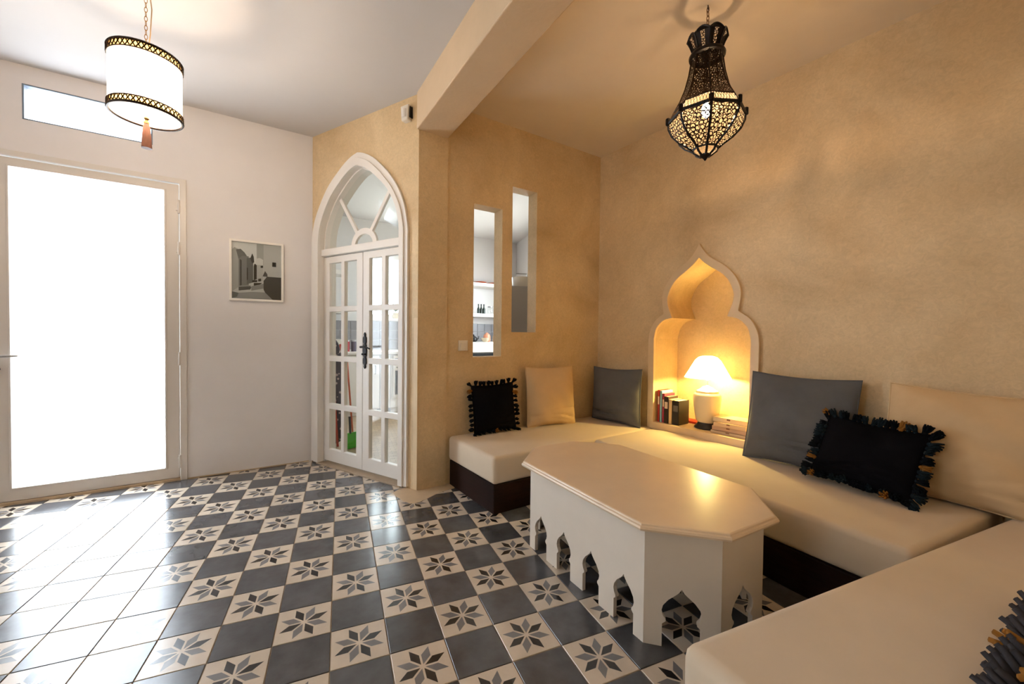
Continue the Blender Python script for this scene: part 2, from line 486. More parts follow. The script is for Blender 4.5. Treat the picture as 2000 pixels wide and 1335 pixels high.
# ceilings and beam
bl0 = Vector((.54, 1.115)); bl1 = Vector((1.066, -2.6)); br0 = Vector((.784, 1.16)); br1 = Vector((1.297, -2.6))
hall = [(XB, YB), (bl1.x + .1, YB), (bl0.x + .1, bl0.y + .08), (.46, 1.38), (-.199, 2.30), (XB, 1.86)]
o = MB().zprism(hall, CEIL, CEIL + .1).build('ceiling', m_ceil)
props(o, 'white hall ceiling above the drum pendant', 'ceiling', kind='structure')
lng = [(br1.x - .12, YB), (3.5, YB), (2.5, 1.6), (br0.x - .12, 1.30)]
o = MB().zprism(lng, CEIL, CEIL + .1).build('ceiling_lounge', m_ceil2)
props(o, 'warm cream ceiling above the lantern and sofas', 'ceiling', kind='structure')
BZ = 2.65
o = MB().zprism([tuple(bl1), tuple(br1), tuple(br0), tuple(bl0)], BZ, CEIL + .02).build('beam', m_beam, bevel=.006)
props(o, 'plaster ceiling beam running from the column towards the viewer', 'beam', kind='structure')

# floor base and tiles
fl = MB().zprism([(XB, YB), (3.5, YB), (2.6, 1.6), (.62, 1.26), (.56, 1.13), (-.199, 2.18), (XB, 1.75)], -.06, -.004).build('floor', m_grout)
props(fl, 'cement tile floor of grey squares alternating with star patterned cream squares', 'floor', kind='structure')

def clip(poly, a, n):
    out = []
    for i in range(len(poly)):
        p, q = poly[i], poly[(i + 1) % len(poly)]
        dp = (p - a).dot(n); dq = (q - a).dot(n)
        if dp >= 0: out.append(p)
        if dp * dq < 0: out.append(p + (q - p) * (dp / (dp - dq)))
    return out
def proj(p):
    d = Vector(p) - CAM; z = d.dot(_f)
    if z < .05: return None
    return (1000 + FPX * d.dot(_r) / z, 667.5 - FPX * d.dot(_u) / z)
def parea(pts):
    q = [proj(p) for p in pts]
    if any(x is None for x in q): return 0
    cx = sum(x[0] for x in q) / len(q); cy = sum(x[1] for x in q) / len(q)
    if not (-80 < cx < 2080 and -80 < cy < 1440): return 0
    return abs(sum(q[i][0] * q[(i + 1) % len(q)][1] - q[(i + 1) % len(q)][0] * q[i][1] for i in range(len(q)))) / 2
T = .2; G = .0018
hp = lambda fr, off: (Vector((fr.a.x, fr.a.y)) - Vector((fr.y.x, fr.y.y)) * off, Vector((-fr.y.x, -fr.y.y)))
tiles = []
def under(x, y):   # deep under the sofas
    s1 = WS.m.inverted() @ Vector((x, y, 0))
    if s1.x > .5 and s1.y > -.45: return True
    if x > 2.15 and y > -1.0: return True
    if x > 1.05 and y < -1.35 and x < 3: return True
    return x > 2.15
for a in range(-14, 17):
    for b in range(-13, 12):
        cx, cy = (a + .5) * T, (b + .5) * T
        poly = [Vector((a * T + G, b * T + G)), Vector(((a + 1) * T - G, b * T + G)), Vector(((a + 1) * T - G, (b + 1) * T - G)), Vector((a * T + G, (b + 1) * T - G))]
        full = True
        planes = [hp(WL, .0), hp(WA, -.02)] if a <= 2 else [hp(WS, .0), hp(WR, 0)]
        for (pa, pn) in planes:
            q = clip(poly, pa, pn)
            if len(q) != len(poly) or any((q[i] - poly[i]).length > 1e-6 for i in range(len(q))): full = False
            poly = q
            if len(poly) < 3: break
        if len(poly) < 3 or cx < XB or cy < YB or under(cx, cy): continue
        ar = abs(sum(poly[i].x * poly[(i + 1) % len(poly)].y - poly[(i + 1) % len(poly)].x * poly[i].y for i in range(len(poly)))) / 2
        if ar < .0006: continue
        tiles.append((parea([(p.x, p.y, 0) for p in poly]), a, b, poly, full))
tiles.sort(key=lambda t: -t[0])
def tile_geo(mb_v, mb_f, uvs, poly, ox, oy, z=0.0):
    """bevelled tile from polygon; uv from tile cell"""
    n = len(poly); c = sum(poly, Vector((0, 0))) / n
    e = .0016
    ins = [p + (c - p).normalized() * e for p in poly]
    base = len(mb_v)
    for L_, zz in ((poly, z - .008), (poly, z - .0012), (ins, z)):
        for p in L_:
            mb_v.append((p.x - ox, p.y - oy, zz)); uvs.append(((p.x - ox) / T + .5, (p.y - oy) / T + .5))
    for k in (0, 1):
        for i in range(n):
            j = (i + 1) % n
            mb_f.append((base + k * n + i, base + k * n + j, base + (k + 1) * n + j, base + (k + 1) * n + i))
    mb_f.append(tuple(range(base + 2 * n, base + 3 * n)))
def tile_mesh(items, shift=True):
    v, f, uv, mi = [], [], [], []
    for (poly, cx, cy, star) in items:
        k = len(f); s0 = len(v)
        tile_geo(v, f, uv, poly, cx, cy)
        if not shift:
            for i in range(s0, len(v)): v[i] = (v[i][0] + cx, v[i][1] + cy, v[i][2])
        mi += [0 if star else 1] * (len(f) - k)
    me = bpy.data.meshes.new('tile'); me.from_pydata(v, [], f)
    me.polygons.foreach_set('material_index', mi)
    l = me.uv_layers.new(name='UVMap')
    for lp in me.loops: l.data[lp.index].uv = uv[lp.vertex_index]
    me.materials.append(m_star); me.materials.append(m_greytile); me.update()
    return me
shared = {}
rest = []
for i, (ar, a, b, poly, full) in enumerate(tiles):
    cx, cy = (a + .5) * T, (b + .5) * T; star = (a + b) % 2 == 0
    if i >= 300 or ar <= 0:
        rest.append((poly, cx, cy, star)); continue
    if full:
        if star not in shared:
            shared[star] = tile_mesh([(poly, cx, cy, star)])
        me = shared[star]
    else:
        me = tile_mesh([(poly, cx, cy, star)])
    o = bpy.data.objects.new('star_tile' if star else 'grey_tile', me)
    COL.objects.link(o); o.parent = fl
    o.location = (cx, cy, random.uniform(-.0005, .0003))
    o.rotation_euler = (random.gauss(0, .0012), random.gauss(0, .0012), 0)
if rest:
    o = link('remaining_tiles', tile_mesh(rest, False)); o.parent = fl; o['kind'] = 'stuff'
patch = [(.505, 1.20), (.43, 1.18), (.385, 1.13), (.405, 1.05), (.44, .955), (.475, .90), (.53, .895), (.60, .94), (.68, 1.0), (.76, 1.04), (.83, 1.06), (.85, 1.16), (.78, 1.17), (.56, 1.13)]
o = MB().zprism(patch, -.004, .0022).build('cement_patch', m_cement, fl, bevel=.001, seg=1)
# low skirting line of the left wall, threshold of the arched door
o = MB().box(DR + .0, WL.L - .03, -.006, .0, 0, .008).build('baseboard_left', m_cement); o.matrix_world = WL.m
props(o, 'thin beige cement line along the foot of the white wall', 'baseboard', kind='structure')
o = MB().box(.10, 1.15, -.03, .16, -.004, .012).build('trim_2', mat('worn_threshold', rgb(164, 144, 120), .6, var=.1, vscale=9), bevel=.004); o.matrix_world = WA.m
props(o, 'low beige threshold under the arched double door', 'trim', kind='structure')
# corner guard on the column
o = MB().box(WA.L - .035, WA.L + .004, -.004, 0, .012, 1.28).box(WA.L, WA.L + .004, 0, .05, .012, 1.28).build('trim_3', m_white_plastic); o.matrix_world = WA.m
o.data.materials[0] = m_sill
props(o, 'slim corner guard on the lower column edge', 'trim', kind='structure')

# ------------------------------------------------------------------ front door
d1 = empty('door_1', 'white metal front door with one tall frosted glass pane', 'door', WL.m, kind='structure')
jam = MB().prism([[(DL, 0), (-.055, 0), (-.055, 2.298), (.926, 2.298), (.926, 0), (DR, 0), (DR, DT), (DL, DT)]], -.014, .12)
jam.build('door_frame', m_alu, d1, bevel=.003)
MB().box(DL, DR, -.012, .14, -.004, .019).build('door_sill', m_cement, d1, bevel=.003)
leaf = MB().prism([rect(-.05, .921, .02, 2.292), rect(.055, .834, .109, 2.232)], .004, .06)
leaf.prism([rect(.043, .846, .097, 2.244), rect(.055, .834, .109, 2.232)], -.004, .01)
lf = leaf.build('door_leaf', m_alu, d1, bevel=.003)
MB().box(.05, .839, .03, .038, .105, 2.236).build('pane', m_frost, lf)
for hz in (2.12, 1.80, .95, .15):
    MB().lathe([(.008, -.05), (.008, .05)], 10, (.923, -.014, hz)).lathe([(.010, -.004), (.010, .004)], 10, (.923, -.014, hz)).box(.905, .94, -.012, .006, hz - .03, hz + .03).build('hinge', m_alu, d1, True)
hd = MB().box(-.035, .0, -.012, .004, .87, 1.06).build('handle_plate', m_chrome, lf, bevel=.003)
MB().tube([(-.018, -.004, .988), (-.018, -.045, .988), (.0, -.055, .988), (.05, -.056, .989), (.105, -.054, .990)], [.009, .009, .009, .0085, .006], 10).build('lever', m_chrome, lf, True)
MB().lathe([(.012, 0), (.012, .012)], 12, (0, 0, 0), m=Matrix.Translation((-.002, -.010, .902)) @ Matrix.Rotation(-PI / 2, 4, 'X')).build('keyhole', m_iron, lf, True)
t1 = empty('window_1', 'low wide transom light of white glass above the front door', 'window', WL.m, kind='structure')
MB().prism([rect(.118, .771, 2.555, 2.79), rect(.127, .762, 2.564, 2.781)], .002, .055).build('window_frame', mat('transom_frame_grey', rgb(110, 124, 138), .5), t1)
MB().box(.13, .76, .05, .056, 2.565, 2.78).build('pane', m_frost, t1)

# ------------------------------------------------------------------ arched double door
d2 = empty('door_2', 'white arched double door with glass panes and pointed fanlight', 'door', WA.m, kind='structure')
OUT_L = [(.012, 1.93), (.022, 2.03), (.082, 2.197), (.232, 2.401), (.408, 2.534), (.535, 2.602), (.635, 2.628)]
OUT_R = [(.635, 2.628), (.72, 2.602), (.828, 2.544), (.975, 2.42), (1.09, 2.284), (1.17, 2.13), (1.208, 1.96), (1.21, 1.88)]
co = [(.012, .012)] + catmull(OUT_L, 5) + catmull(OUT_R, 5)[1:] + [(1.21, .012)]
IN_L = [(.125, 1.93), (.141, 2.05), (.191, 2.17), (.291, 2.312), (.42, 2.42), (.54, 2.494), (.638, 2.521)]
IN_R = [(.638, 2.521), (.755, 2.472), (.883, 2.377), (1.0, 2.265), (1.08, 2.14), (1.122, 2.0), (1.128, 1.88)]
ci = [(1.128, .012)] + list(reversed(catmull(IN_R, 5)))[:-1] + list(reversed(catmull(IN_L, 5))) + [(.125, .012)]
MB().prism([co + ci], -.02, .03).build('casing', m_paint, d2, bevel=.004)
# a second, slimmer moulding standing proud along the casing
def shrink(pts, c, k): return [(c[0] + (x - c[0]) * k, c[1] + (z - c[1]) * k) for x, z in pts]
mid_o = [(.06, .012)] + [(x + .035 * (1 if x < .6 else -1) * min(1, abs(x - .65) / .35), z - .045 * max(0, (z - 1.9) / .7)) for x, z in (catmull(OUT_L, 5) + catmull(OUT_R, 5)[1:])] + [(1.175, .012)]
MB().prism([mid_o + ci], -.032, -.019).build('moulding', m_paint, d2, bevel=.003)
MB().prism([[(.118, .012), *catmull(ARCH_IN, 4), *catmull(ARCH_IN2, 4)[1:], (1.146, .012), (1.13, .012)] + list(reversed([(.14, .012)] + [(x + .02 * (1 if x < .6 else -1) * min(1, abs(x - .65) / .3), z - .02 * max(0, (z - 1.9) / .6)) for x, z in (catmull(ARCH_IN, 4) + catmull(ARCH_IN2, 4)[1:])]))], .03, .139).build('jamb', m_paint, d2)
TB0, TB1 = 1.835, 1.895
MB().box(.122, 1.142, .002, .10, TB0, TB1).build('transom_bar', m_paint, d2, bevel=.006)
fan = [(.13, TB1 - .005)] + [(x + .006 * (1 if x < .6 else -1), z - .006) for x, z in (catmull(ARCH_IN, 4) + catmull(ARCH_IN2, 4)[1:])] + [(1.14, TB1 - .005)]
MB().prism([fan], .075, .079).build('fanlight_pane', m_glass, d2)
arc = [(.63 + .135 * math.cos(t), .06, TB1 + .115 * math.sin(t)) for t in [PI * k / 14 for k in range(15)]]
def flatbar(mb, pts, wd, y0, y1):
    P = [Vector((p[0], p[2])) for p in pts]; Lo = []; Hi = []
    for i, p in enumerate(P):
        t = (P[min(i + 1, len(P) - 1)] - P[max(i - 1, 0)]).normalized(); nn = Vector((-t.y, t.x))
        Lo.append(p + nn * wd / 2); Hi.append(p - nn * wd / 2)
    mb.prism([[tuple(q) for q in Lo + Hi[::-1]]], y0, y1)
    return mb
flatbar(MB(), arc, .05, .05, .074).build('fanlight_arc', m_paint, d2, bevel=.004)
flatbar(MB(), [(.545, 0, 2.0), (.32, 0, 2.32)], .034, .05, .074).build('fanlight_spoke', m_paint, d2, bevel=.004)
flatbar(MB(), [(.715, 0, 2.0), (.95, 0, 2.31)], .034, .05, .074).build('fanlight_spoke', m_paint, d2, bevel=.004)
ZT, ZB2 = TB0 - .004, .025
rows = [(.032, .243), (.268, .482), (.508, .716), (.742, .940)]
for (u0, u1) in ((.127, .646), (.650, 1.142)):
    st = .078
    mid = (u0 + u1) / 2; hb = .022
    cols = [(u0 + st, mid - hb), (mid + hb, u1 - st)]
    holes = []; 
    for a_, b_ in rows:
        zt = ZT - a_ * (ZT - ZB2); zb = ZT - b_ * (ZT - ZB2)
        for c0, c1 in cols: holes.append(rect(c0, c1, zb, zt))
    lf2 = MB().prism([rect(u0, u1, ZB2, ZT)] + holes, .03, .068).build('door_leaf', m_paint, d2, bevel=.005)
    for h in holes:
        (x0, z0), (x1, z1) = h[0], h[2]
        MB().box(x0 - .003, x1 + .003, .047, .051, z0 - .003, z1 + .003).build('pane', m_glass, lf2)
    if u0 > .5:
        zc = 1.02; u = .682
        hpn = [(0, .15), (.012, .135), (.008, .12), (.02, .105), (.02, .07), (.012, .055), (.02, .04), (.024, 0)]
        pr = hpn + [(x, -z) for x, z in reversed(hpn[1:-1])] + [(0, -.15)]
        plate = [(u + x, zc + z) for x, z in pr] + [(u - x, zc + z) for x, z in reversed(pr[1:-1])]
        hpl = MB().prism([plate], .020, .031).build('handle_plate', m_iron, lf2, bevel=.002)
        MB().tube([(u, .03, zc + .03), (u, -.02, zc + .03), (u + .02, -.03, zc + .03), (u + .07, -.03, zc + .035), (u + .125, -.028, zc + .018)], [.009, .009, .009, .008, .006], 8).tube([(u - .018, .012, zc - .03), (u + .018, .012, zc - .03)], .008, 8).build('lever', m_iron, lf2, True)

# ================================================================== KITCHEN beyond
def kit(mb, name, m, parent=None, **k):
    o = mb.build(name, m, parent, **k)
    if parent is None: o.matrix_world = KB.m
    return o
KX0, KX1, KY1 = -1.55, 2.75, .66
o = kit(MB().prism([rect(KX0, KX1, 0, CEIL), rect(-.12, 1.0, 1.40, 2.40)], KY1, KY1 + .12), 'wall_kitchen', m_kwall)
props(o, 'white kitchen end wall with a window, seen through the panes', 'wall', kind='structure')
kc = [WL.p(WL.L - .02, .15, 0), KB.p(KX0, KY1 + .1, 0), KB.p(KX1, KY1 + .1, 0), WS.p(WS.L + .36, .1, 0), WS.p(WS.L + .02, .14, 0), WS.p(.1, .13, 0), WA.p(.0, .13, 0)]
kc2 = [(p.x, p.y) for p in kc]
def brickfloor():
    m = mat('kitchen_floor_beige', rgb(190, 168, 140), .45)
    nt = m.node_tree; N = nt.nodes; L = nt.links
    bt = N.new('ShaderNodeTexBrick'); bt.inputs['Color1'].default_value = rgb(196, 172, 142); bt.inputs['Color2'].default_value = rgb(176, 152, 124)
    bt.inputs['Mortar'].default_value = rgb(140, 120, 100); bt.inputs['Scale'].default_value = 6; bt.inputs['Mortar Size'].default_value = .012
    tc = N.new('ShaderNodeTexCoord'); L.new(tc.outputs['Object'], bt.inputs['Vector']); L.new(bt.outputs['Color'], N['Principled BSDF'].inputs['Base Color'])
    return m
o = MB().zprism(kc2, -.06, -.002).build('floor_kitchen', brickfloor())
props(o, 'beige kitchen floor behind the arched door', 'floor', kind='structure')
o = MB().zprism(kc2, CEIL, CEIL + .1).build('ceiling_kitchen', m_kwall)
props(o, 'white kitchen ceiling seen through fanlight', 'ceiling', kind='structure')
def seg_wall(name, a, b, label):
    fr = Frame(a, b); o = MB().box(0, fr.L, 0, .1, 0, CEIL).build(name, m_kwall); o.matrix_world = fr.m
    return props(o, label, 'wall', kind='structure')
seg_wall('wall_kitchen_left', kc2[0], kc2[1], 'white kitchen side wall behind the ironing board')
fr = Frame(kc2[2], kc2[3]); KR = fr
o = MB().prism([rect(0, fr.L, 0, CEIL), rect(1.0, fr.L - .95, 1.3, 2.2)], 0, .1).build('wall_kitchen_right', m_kwall); o.matrix_world = fr.m
props(o, 'white kitchen side wall behind the refrigerator', 'wall', kind='structure')
w3 = empty('added_window_3', 'large kitchen side window added for daylight, hidden behind the slot wall', 'window', fr.m, kind='structure')  # added out of sight to brighten the kitchen with daylight
MB().prism([rect(1.0, fr.L - .95, 1.3, 2.2), rect(1.06, fr.L / 2 - .005, 1.36, 2.14), rect(fr.L / 2 + .055, fr.L - 1.01, 1.36, 2.14)], .02, .08).build('window_frame', m_paint, w3)
MB().box(1.05, fr.L / 2 + .005, .045, .05, 1.35, 2.15).build('pane', m_glass, w3)
MB().box(fr.L / 2 + .045, fr.L - 1.0, .045, .05, 1.35, 2.15).build('pane', m_glass, w3)
portal(fr, (fr.L + .05) / 2, .11, 1.75, fr.L - 1.95, .9)
# window
w2 = empty('window_2', 'bright kitchen window seen through the right door leaf', 'window', KB.m, kind='structure')
MB().prism([rect(-.12, 1.0, 1.40, 2.40), rect(-.06, .14, 1.46, 2.34), rect(.21, .94, 1.46, 2.34)], KY1 - .01, KY1 + .07).build('window_frame', m_paint, w2)
MB().box(-.07, .15, KY1 + .03, KY1 + .034, 1.45, 2.35).build('pane', m_glass, w2)
MB().box(.20, .95, KY1 + .03, KY1 + .034, 1.45, 2.35).build('pane', m_glass, w2)
MB().box(-.15, 1.03, KY1 - .06, KY1 + .02, 1.36, 1.40).build('window_sill', m_paint, w2)
# backsplash
m_bs = mat('grey_wall_tiles', rgb(150, 148, 152), .3)
bs = empty('backsplash', 'grey glazed tile backsplash behind kitchen worktop', 'backsplash', KB.m, kind='structure')
bsm = MB().box(-.07, .07, KY1 - .012, KY1, -.07, .07).mesh('tile', .002, 1); bsm.materials.append(m_bs)
for i in range(26):
    for j in range(3):
        t = bpy.data.objects.new('tile', bsm); COL.objects.link(t); t.parent = bs; t.location = (-1.36 + .09 + i * .146, 0, .985 + j * .146)
# counter units
def cabinet(x0, x1, label, oven=False, dark=None):
    c = empty('kitchen_cabinet', label, 'cabinet', KB.m @ Matrix.Translation((x0, 0, 0)))
    W_ = x1 - x0
    MB().box(0, W_, .04, KY1 - .02, .08, .86).box(0.02, W_ - .02, .08, KY1 - .02, 0, .08).build('body', m_paint, c)
    if oven:
        f = MB().box(.03, W_ - .03, .0, .045, .22, .84).build('oven_front', m_white_plastic, c, bevel=.005)
        MB().box(.06, W_ - .06, -.008, .004, .27, .62).build('oven_glass', m_black, f, bevel=.003)
        MB().box(.05, W_ - .05, -.008, .004, .72, .80).build('control_panel', m_steel, f)
        MB().tube([(.08, -.008, .67), (.08, -.04, .67), (W_ - .08, -.04, .67), (W_ - .08, -.008, .67)], .008, 8).build('handle', m_steel, f)
    elif dark:
        f = MB().box(.02, W_ - .02, .01, .05, .12, .6).build('door', m_paint, c, bevel=.004)
        MB().box(.03, W_ - .03, -.002, .05, .64, .845).build('oven_glass', m_black, c, bevel=.004)
    else:
        f = MB().box(.01, W_ - .01, .015, .045, .1, .85).build('door', m_paint, c, bevel=.004)
        MB().tube([(W_ - .07, .015, .7), (W_ - .07, -.015, .7), (W_ - .07, -.015, .58), (W_ - .07, .015, .58)], .006, 6).build('handle', m_steel, f)
cabinet(-1.34, -.75, 'white kitchen cabinet at the far left end of the worktop')
cabinet(-.745, -.05, 'white kitchen cabinet left of the oven unit')
cabinet(-.045, .10, 'slim white kitchen cabinet beside the oven')
cabinet(.105, .70, 'white kitchen oven with dark glass seen through right leaf', oven=True)
cabinet(.705, 1.35, 'white kitchen cabinet right of the oven')
cabinet(1.355, 2.1, 'kitchen cabinet with dark built-in appliance, seen through left slot', dark=True)
o = kit(MB().box(-1.34, 2.3, -.02, KY1 - .014, .86, .90), 'worktop', m_paint, bevel=.006)
props(o, 'long white kitchen worktop along the end wall', 'worktop')
o = kit(MB().box(1.30, 2.3, .02, KY1 - .02, .90, 1.03), 'raised_ledge', m_paint, bevel=.006)
props(o, 'raised white ledge on the worktop seen through left slot', 'ledge')
def shelf(x0, x1, z, label):
    o = kit(MB().box(x0, x1, .30, KY1, z - .06, z), 'wall_shelf', m_paint, bevel=.004)
    props(o, label, 'shelf', 'white kitchen wall shelves')
shelf(-1.5, -.42, 2.05, 'white upper kitchen shelf seen through left door leaf')
shelf(-1.5, -.42, 1.50, 'white lower kitchen shelf seen through left door leaf')
shelf(1.08, 2.6, 2.05, 'white upper kitchen shelf carrying terracotta plates')
shelf(1.08, 2.6, 1.52, 'white lower kitchen shelf carrying small bottles')
m_terra = mat('terracotta_glaze', rgb(196, 84, 36), .35, var=.15, vscale=20)
for x, lab in ((1.80, 'terracotta plate on upper shelf, left one'), (2.08, 'terracotta plate on upper shelf, right one')):
    p = MB().lathe([(.05, 0), (.06, .004), (.125, .022), (.13, .028), (.122, .027), (.05, .010)], 24, (0, 0, 0)).build('plate', m_terra, None, True)
    p.matrix_world = KB.m @ Matrix.Translation((x, .47, 2.05)); props(p, lab, 'plate', 'plates on the kitchen shelf')
m_bot = mat('dark_bottle_glass', (.02, .035, .03, 1), .1)
for i, x in enumerate((1.76, 1.815, 1.87)):
    b = empty('bottle', ['leftmost', 'middle', 'rightmost'][i] + ' small dark bottle on lower shelf', 'bottle', KB.m @ Matrix.Translation((x, .42, 1.52)), 'bottles on the lower shelf')
    MB().lathe([(.022, 0), (.024, .01), (.024, .085), (.010, .115), (.010, .15)], 14).build('body', m_bot, b, True)
    MB().lathe([(.012, .15), (.012, .17)], 12).build('cap', m_black, b, True)
b = empty('glass_jar', 'clear glass jar on the lower shelf', 'jar', KB.m @ Matrix.Translation((2.02, .45, 1.52)))
MB().lathe([(.05, 0), (.055, .01), (.055, .10), (.045, .12)], 18, cap1=False).build('body', m_glass, b, True)
MB().lathe([(.05, .12), (.05, .14)], 18).build('lid', m_steel, b, True)
b = empty('teapot', 'black teapot on the raised ledge', 'teapot', KB.m @ Matrix.Translation((1.575, .24, 1.03)))
MB().lathe([(.04, 0), (.065, .03), (.06, .07), (.03, .095)], 18).build('body', m_black, b, True)
MB().tube([(.05, 0, .03), (.09, 0, .06), (.10, 0, .10)], [.014, .01, .007], 8).build('spout', m_black, b, True)
MB().lathe([(.03, .095), (.01, .11), (.012, .125)], 12).build('lid', m_black, b, True)
b = MB().lathe([(.03, 0), (.06, .03), (.072, .07), (.066, .07), (.055, .03), (.02, .01)], 18).build('bowl', m_ceramic, None, True)
b.matrix_world = KB.m @ Matrix.Translation((1.72, .10, 1.03)); props(b, 'small white bowl on the raised ledge', 'bowl')
b = empty('canister', 'peach coloured canister on the raised ledge', 'canister', KB.m @ Matrix.Translation((1.81, .2, 1.03)))
mp = mat('peach_glaze', rgb(222, 150, 118), .35)
MB().lathe([(.04, 0), (.06, .02), (.062, .10), (.045, .13)], 18).build('body', mp, b, True); MB().lathe([(.045, .13), (.02, .15), (.012, .16)], 14).build('lid', mp, b, True)
b = MB().lathe([(.035, 0), (.042, .10), (.038, .10), (.03, .01)], 18).build('mug', m_ceramic, None, True)
b.matrix_world = KB.m @ Matrix.Translation((1.94, .15, 1.03)); props(b, 'white beaker on the raised ledge', 'mug')
# things seen through the left door leaf
b = empty('bread_bin', 'white bread bin on the worktop', 'box', KB.m @ Matrix.Translation((-.72, .1, .90)))
MB().box(-.2, .2, 0, .3, 0, .17).build('body', m_white_plastic, b, bevel=.02, seg=3); MB().box(-.05, .05, -.012, .0, .10, .12).build('handle', m_steel, b)
b = empty('coffee_machine', 'black coffee machine on the white bread bin', 'coffee machine', KB.m @ Matrix.Translation((-.78, .16, 1.07)))
MB().box(-.12, .06, 0, .2, 0, .13).build('body', m_black, b, bevel=.01); MB().box(-.10, .04, -.05, .0, .085, .12).build('brew_head', m_black, b, bevel=.01)
b = empty('kettle', 'steel kettle on the coffee machine', 'kettle', KB.m @ Matrix.Translation((-.81, .26, 1.20)))
MB().lathe([(.06, 0), (.065, .02), (.05, .13), (.02, .15)], 18).build('body', m_steel, b, True)
MB().tube([(.045, 0, .12), (.09, 0, .11), (.09, 0, .04), (.06, 0, .03)], .008, 8).build('handle', m_black, b, True)
for i, (x, col, lab) in enumerate(((-.47, rgb(170, 40, 45), 'red tin on the worktop'), (-.38, rgb(70, 60, 80), 'dark tin on the worktop'))):
    b = empty('tin', lab, 'tin', KB.m @ Matrix.Translation((x, .15, .90)), 'tins on the worktop')
    MB().lathe([(.035, 0), (.035, .14)], 16).build('body', mat('tin_paint_%d' % i, col, .4), b, True); MB().lathe([(.036, .14), (.036, .16)], 16).build('lid', m_steel, b, True)
for i, (x, h, m_) in enumerate(((-.95, .16, m_black), (-.86, .12, m_terra), (-.77, .18, m_steel))):
    b = empty('storage_jar', ['black storage jar on the upper shelf', 'terracotta storage jar on the upper shelf', 'steel storage jar on the upper shelf'][i], 'jar', KB.m @ Matrix.Translation((x, .45, 2.05)), 'jars on the upper shelf')
    MB().lathe([(.035, 0), (.04, .02), (.04, h), (.03, h + .01)], 16).build('body', m_, b, True); MB().lathe([(.034, h + .01), (.01, h + .03)], 16).build('lid', m_black, b, True)
for i, x in enumerate((-.92, -.82, -.72)):
    b = MB().lathe([(.02, 0), (.035, .02), (.04, .05), (.036, .05), (.02, .01)], 14).build('cup', m_black, None, True)
    b.matrix_world = KB.m @ Matrix.Translation((x, .40, 1.50)); props(b, ['leftmost', 'middle', 'rightmost'][i] + ' dark cup on the lower left shelf', 'cup', 'cups on the lower shelf')
# ironing board, broom and dustpan just behind the door
m_red = mat('red_orange_paint', rgb(196, 62, 34), .4)
m_pat = mat('dark_patterned_cotton', rgb(62, 54, 58), .9)
nt = m_pat.node_tree; vo = nt.nodes.new('ShaderNodeTexVoronoi'); vo.inputs['Scale'].default_value = 22
tc = nt.nodes.new('ShaderNodeTexCoord'); nt.links.new(tc.outputs['Object'], vo.inputs['Vector'])
cr = nt.nodes.new('ShaderNodeValToRGB'); cr.color_ramp.interpolation = 'CONSTANT'
cr.color_ramp.elements[0].color = rgb(190, 170, 165); cr.color_ramp.elements[1].position = .28; cr.color_ramp.elements[1].color = rgb(52, 46, 56)
nt.links.new(vo.outputs['Distance'], cr.inputs[0]); nt.links.new(cr.outputs[0], nt.nodes['Principled BSDF'].inputs['Base Color'])
ib = empty('ironing_board', 'folded ironing board with dark patterned cover leaning behind door', 'ironing board', Matrix.Translation((-.055, 2.62, 0)) @ Matrix.Rotation(-.35, 4, 'Z') @ Matrix.Rotation(-.07, 4, 'X'))
bo = [(-.10, .06), (.10, .06), (.11, .55), (.07, .95), (.0, 1.10), (-.07, .95), (-.11, .55)]
MB().prism([catmull(bo + [bo[0]], 4)[:-1]], 0, .03).build('padded_cover', m_pat, ib, bevel=.008)
MB().tube([(-.06, .05, 0), (.05, .05, 1.05)], .011, 8).build('leg', m_red, ib, True)
MB().tube([(.075, -.012, .0), (-.03, -.012, 1.12)], .012, 8).build('leg', m_red, ib, True)
br = empty('broom', 'broom with thin handle behind the left leaf', 'broom', Matrix.Translation((.175, 2.56, 0)))
MB().tube([(-.02, .03, .1), (-.10, .10, 1.2)], .009, 8).build('handle', m_terra, br, True)
MB().box(-.09, .05, 0, .05, .06, .11).build('head', m_steel, br, bevel=.01)
MB().box(-.10, .06, -.005, .055, 0, .065).build('bristles', mat('blue_bristle', rgb(70, 80, 110), .8), br, bevel=.005)
dp = empty('dustpan', 'bright green dustpan on the kitchen floor', 'dustpan', Matrix.Translation((.13, 2.46, 0)) @ Matrix.Rotation(.5, 4, 'Z'))
mg = mat('green_plastic', rgb(70, 190, 50), .35)
MB().prism([[(-.09, 0), (.09, 0), (.075, .16), (-.075, .16)]], .0, .012).box(-.085, -.075, -.05, .0, 0, .14).box(.075, .085, -.05, .0, 0, .14).build('pan', mg, dp, bevel=.002)
MB().tube([(0, .006, .15), (0, .02, .32)], .012, 8).build('handle', m_black, dp, True)
# potted plant on the sill
pp = empty('potted_plant', 'small leafy plant in a pot on the window sill', 'plant', KB.m @ Matrix.Translation((.36, KY1 - .03, 1.40)))
MB().lathe([(.035, 0), (.05, .09), (.045, .09), (.03, .01)], 16).build('pot', m_ceramic, pp, True)
m_leaf = mat('green_leaf', rgb(70, 105, 75), .5)
lm = MB().add([(0, 0, 0), (.02, .0, .05), (0, .008, .11), (-.02, 0, .05)], [(0, 1, 2, 3)]).mesh('leaf'); lm.materials.append(m_leaf)
for i in range(16):
    l = bpy.data.objects.new('leaf', lm); COL.objects.link(l); l.parent = pp
    l.location = (random.uniform(-.02, .02), random.uniform(-.015, .015), .09 + random.uniform(0, .06)); l.rotation_euler = (random.uniform(-.7, .7), random.uniform(-.7, .7), random.uniform(0, 6.28)); l.scale = (1.2, 1.2, 1.2)
